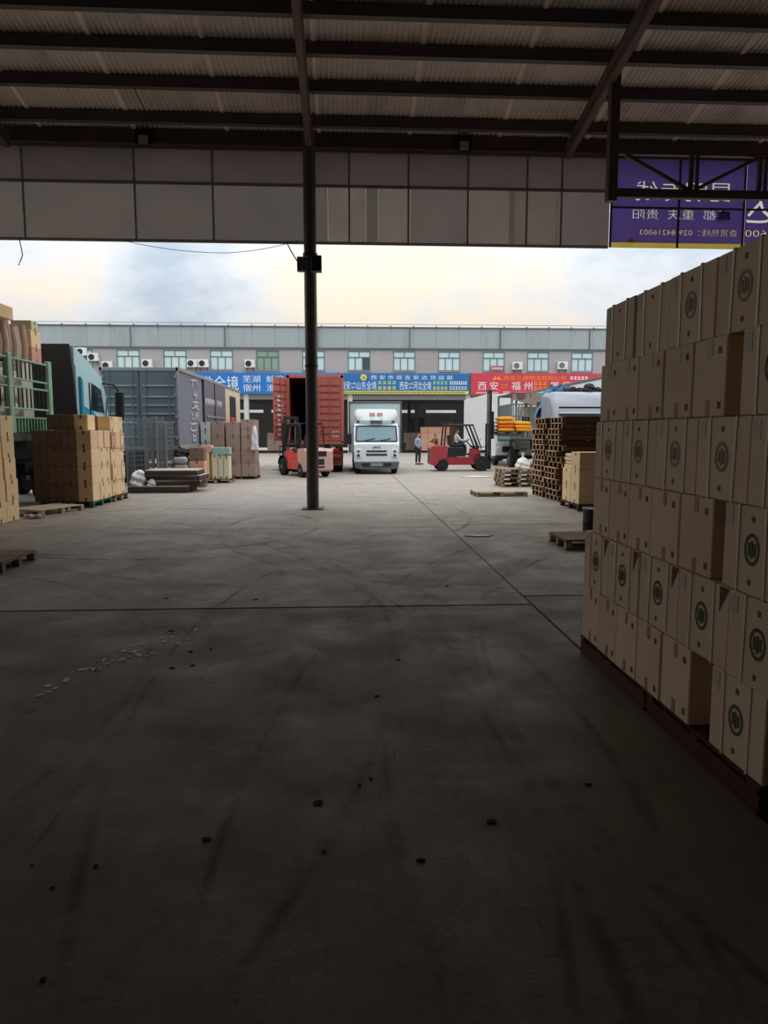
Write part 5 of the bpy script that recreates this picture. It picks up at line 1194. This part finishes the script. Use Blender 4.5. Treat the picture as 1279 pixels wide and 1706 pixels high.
# ================================================================== PEOPLE
mat('skin', (196,150,124), rough=.6, var=.04); mat('hair_black', (26,24,24), rough=.6); mat('shirt_blue', (140,178,206), rough=.8, var=.08); mat('trousers_dark', (44,48,58), rough=.85, var=.1)
mat('shirt_white', (214,216,214), rough=.8, var=.06); mat('jacket_maroon', (112,46,48), rough=.8, var=.1); mat('shoe_black', (30,30,32), rough=.6); mat('eye_dark', (24,22,22), rough=.3)
def skin_mesh(name, verts, edges, m, parent, levels=1):
    me = bpy.data.meshes.new(name); me.from_pydata([v[0] for v in verts], edges, [])
    o = bpy.data.objects.new(name, me); C.objects.link(o)
    md = o.modifiers.new('grow', 'SKIN'); md.use_smooth_shade = True
    if not me.skin_vertices: bpy.context.view_layer.update()
    sv = me.skin_vertices[0].data
    for i, v in enumerate(verts):
        r_ = v[1]; sv[i].radius = r_ if isinstance(r_, tuple) else (r_, r_); sv[i].use_root = (i == 0)
    sd = o.modifiers.new('sub', 'SUBSURF'); sd.levels = levels; sd.render_levels = levels
    bpy.context.view_layer.update()
    m2 = bpy.data.meshes.new_from_object(o.evaluated_get(bpy.context.evaluated_depsgraph_get()))
    bpy.data.objects.remove(o)
    m2.materials.clear(); m2.materials.append(m); m2.name = name
    for p in m2.polygons: p.use_smooth = True
    return put(name, m2, parent)
def person(label, loc, rz, top, bottom, arms, sit=False, lean=0., step=.0, h=1.7):
    """facing -Y at rz = 0; arms: (elbow, wrist) per side in body space"""
    k = h/1.7
    t = thing('person', label, 'person', loc, rz)
    hip = .52 if sit else .90
    def sp(x, y, z):    # spine point, leaning forward (-Y) above the hip
        return (x*k, (y-math.sin(lean)*max(0, z-.9))*k, (hip+(z-.9)*math.cos(lean))*k)
    V = []; E_ = []
    def add(p, r_, par=None):
        V.append((p, r_)); 
        if par is not None: E_.append((par, len(V)-1))
        return len(V)-1
    def chain(pts, start):
        p = start
        for q, r_ in pts: p = add(q, r_, p)
        return p
    pel = add(sp(0, 0, .92), (.13, .10)); ch = chain([(sp(0,0,1.08), (.125,.095)), (sp(0,-.01,1.27), (.145,.105))], pel)
    nk = chain([(sp(0,.0,1.42), (.075,.07)), (sp(0,-.01,1.49), (.052,.052)), (sp(0,-.025,1.56), (.07,.085)), (sp(0,-.02,1.64), (.078,.095)), (sp(0,-.01,1.70), (.05,.06))], ch)
    nose_p = nk-2; add(sp(0, -.125, 1.575), .012, nose_p)
    for s in (-1, 1): add(sp(s*.085, .0, 1.58), .014, nose_p)
    legs = []
    for s in (-1, 1):
        if sit: pts = [((s*.1*k, -.02*k, (hip)*k), .085), ((s*.12*k, -.24*k, (hip+.02)*k), .075), ((s*.13*k, -.42*k, (hip)*k), .058), ((s*.13*k, -.45*k, .28*k), .05), ((s*.13*k, -.45*k, .08*k), .036), ((s*.14*k, -.58*k, .045*k), .034)]
        else:
            f = s*step
            pts = [((s*.095*k, 0, .86*k), .085), ((s*.10*k, -f*.5*k, .66*k), .075), ((s*.10*k, -f*k-.02*k, .48*k), .055), ((s*.10*k, -f*.9*k, .30*k), .05), ((s*.10*k, (-f*.9+.01)*k, .09*k), .036), ((s*.115*k, (-f*.9-.14)*k, .04*k), .034)]
        chain(pts, pel); legs.append(pts)
    armp = []
    for s in (-1, 1):
        el, wr = arms[0 if s < 0 else 1]
        sh = sp(s*.19, 0, 1.40); elp = sp(*el); wrp = sp(*wr)
        mid = tuple((a+b_)/2 for a, b_ in zip(sh, elp)); mid2 = tuple((a+b_)/2 for a, b_ in zip(elp, wrp))
        d = Vector(wrp)-Vector(elp); d.normalize(); pa = Vector(wrp)+d*.06
        w_ = chain([(sh, .058), (mid, .05), (elp, .042), (mid2, .04), (wrp, .028), (tuple(pa), (.036, .022))], ch)
        up = d.cross(Vector((0, 0, 1))); up = up.normalized() if up.length > .1 else Vector((0, 1, 0)); dn = d.cross(up).normalized()
        for q in range(4):
            b0 = pa+up*(.027-.018*q)+d*.02; chain([(tuple(b0), .0085), (tuple(b0+d*.035+dn*.008), .008), (tuple(b0+d*(.06-.006*abs(q-1))+dn*.022), .007)], w_)
        b0 = Vector(wrp)+up*.03+d*.02; chain([(tuple(b0), .01), (tuple(b0+d*.035+up*.018), .009)], w_)
        armp.append((sh, mid, elp, mid2, wrp))
    skin_mesh('body', V, E_, MATS['skin'], t)
    # shirt / jacket
    V = []; E_ = []
    a = add(sp(0,0,.90), (.15,.118)); c2 = chain([(sp(0,0,1.08), (.147,.115)), (sp(0,-.01,1.27), (.168,.125)), ], a); chain([(sp(0,0,1.41), (.09,.08))], c2)
    for sh, mid, elp, mid2, wrp in armp: chain([(sh, .074), (mid, .064), (elp, .055), (mid2, .052), (tuple(Vector(mid2).lerp(Vector(wrp), .7)), .045)], c2)
    skin_mesh('jacket' if top == 'jacket_maroon' else 'shirt', V, E_, MATS[top], t)
    V = []; E_ = []
    a = add(sp(0, 0, .90), (.145, .115))
    for pts in legs: chain([(p, r_+.016) for p, r_ in pts[:-2]]+[(pts[-2][0], .056)], a)
    skin_mesh('trousers', V, E_, MATS[bottom], t)
    for pts in legs:
        x, y, z = pts[-1][0]; 
        MB().box(x-.045, x+.045, y-.08, y+.2, 0, .075, .03).build('shoe', MATS['shoe_black'], t, smooth=True)
    hd = Vector(sp(0, -.01, 1.63))
    mb = MB().grid(lambda u, v: tuple(hd+Vector((.092*math.cos(2*math.pi*u)*math.cos(v*1.5), .03+.108*math.sin(2*math.pi*u)*math.cos(v*1.5), .0+.098*math.sin(v*1.5)+(-.05*max(0, math.sin(2*math.pi*u)) if v < .3 else 0)))), 18, 7)
    mb.build('hair', MATS['hair_black'], t, smooth=True)
    for s in (-1, 1):
        e_ = Vector(sp(s*.032, -.098, 1.60)); MB().lathe([(.0,-.008), (.008,0), (.0,.008)], 8, Matrix.Translation(e_)).build('eye', MATS['eye_dark'], t, smooth=True)
    e_ = Vector(sp(0, -.105, 1.535)); MB().box(e_.x-.022, e_.x+.022, e_.y-.004, e_.y+.004, e_.z-.004, e_.z+.004).build('mouth', mat('lips', (150,90,80), rough=.6), t)
    return t
DOWN = (((-.24, .03, 1.14), (-.25, -.06, .90)), ((.24, .03, 1.14), (.25, -.06, .90)))
person('person in a light blue shirt and dark trousers standing in the yard', (3.93, 38.4, 0), R(60), 'shirt_blue', 'trousers_dark', (((-.24, .05, 1.14), (-.20, -.1, .95)), ((.24, .02, 1.14), (.22, -.08, .92))), step=.05)
person('person in a maroon jacket reaching out behind the dark red fork truck', (5.95, 46.0, 0), R(-75), 'jacket_maroon', 'trousers_dark', (((-.26, -.2, 1.22), (-.22, -.46, 1.2)), ((.26, -.2, 1.2), (.2, -.44, 1.12))), lean=.25, step=.06, h=1.62)
person('person in a white shirt seated at the wheel of the dark red fork truck', (5.08, 32.35, .71), R(90), 'shirt_white', 'trousers_dark', (((-.25, -.16, 1.16), (-.15, -.42, 1.12)), ((.25, -.16, 1.16), (.15, -.42, 1.12))), sit=True, h=1.5)
person('person in pale clothes standing in the stake-bed truck above the sacks', (8.72, 34.2, 1.52), R(-20), 'shirt_white', 'trousers_dark', DOWN, h=1.74)
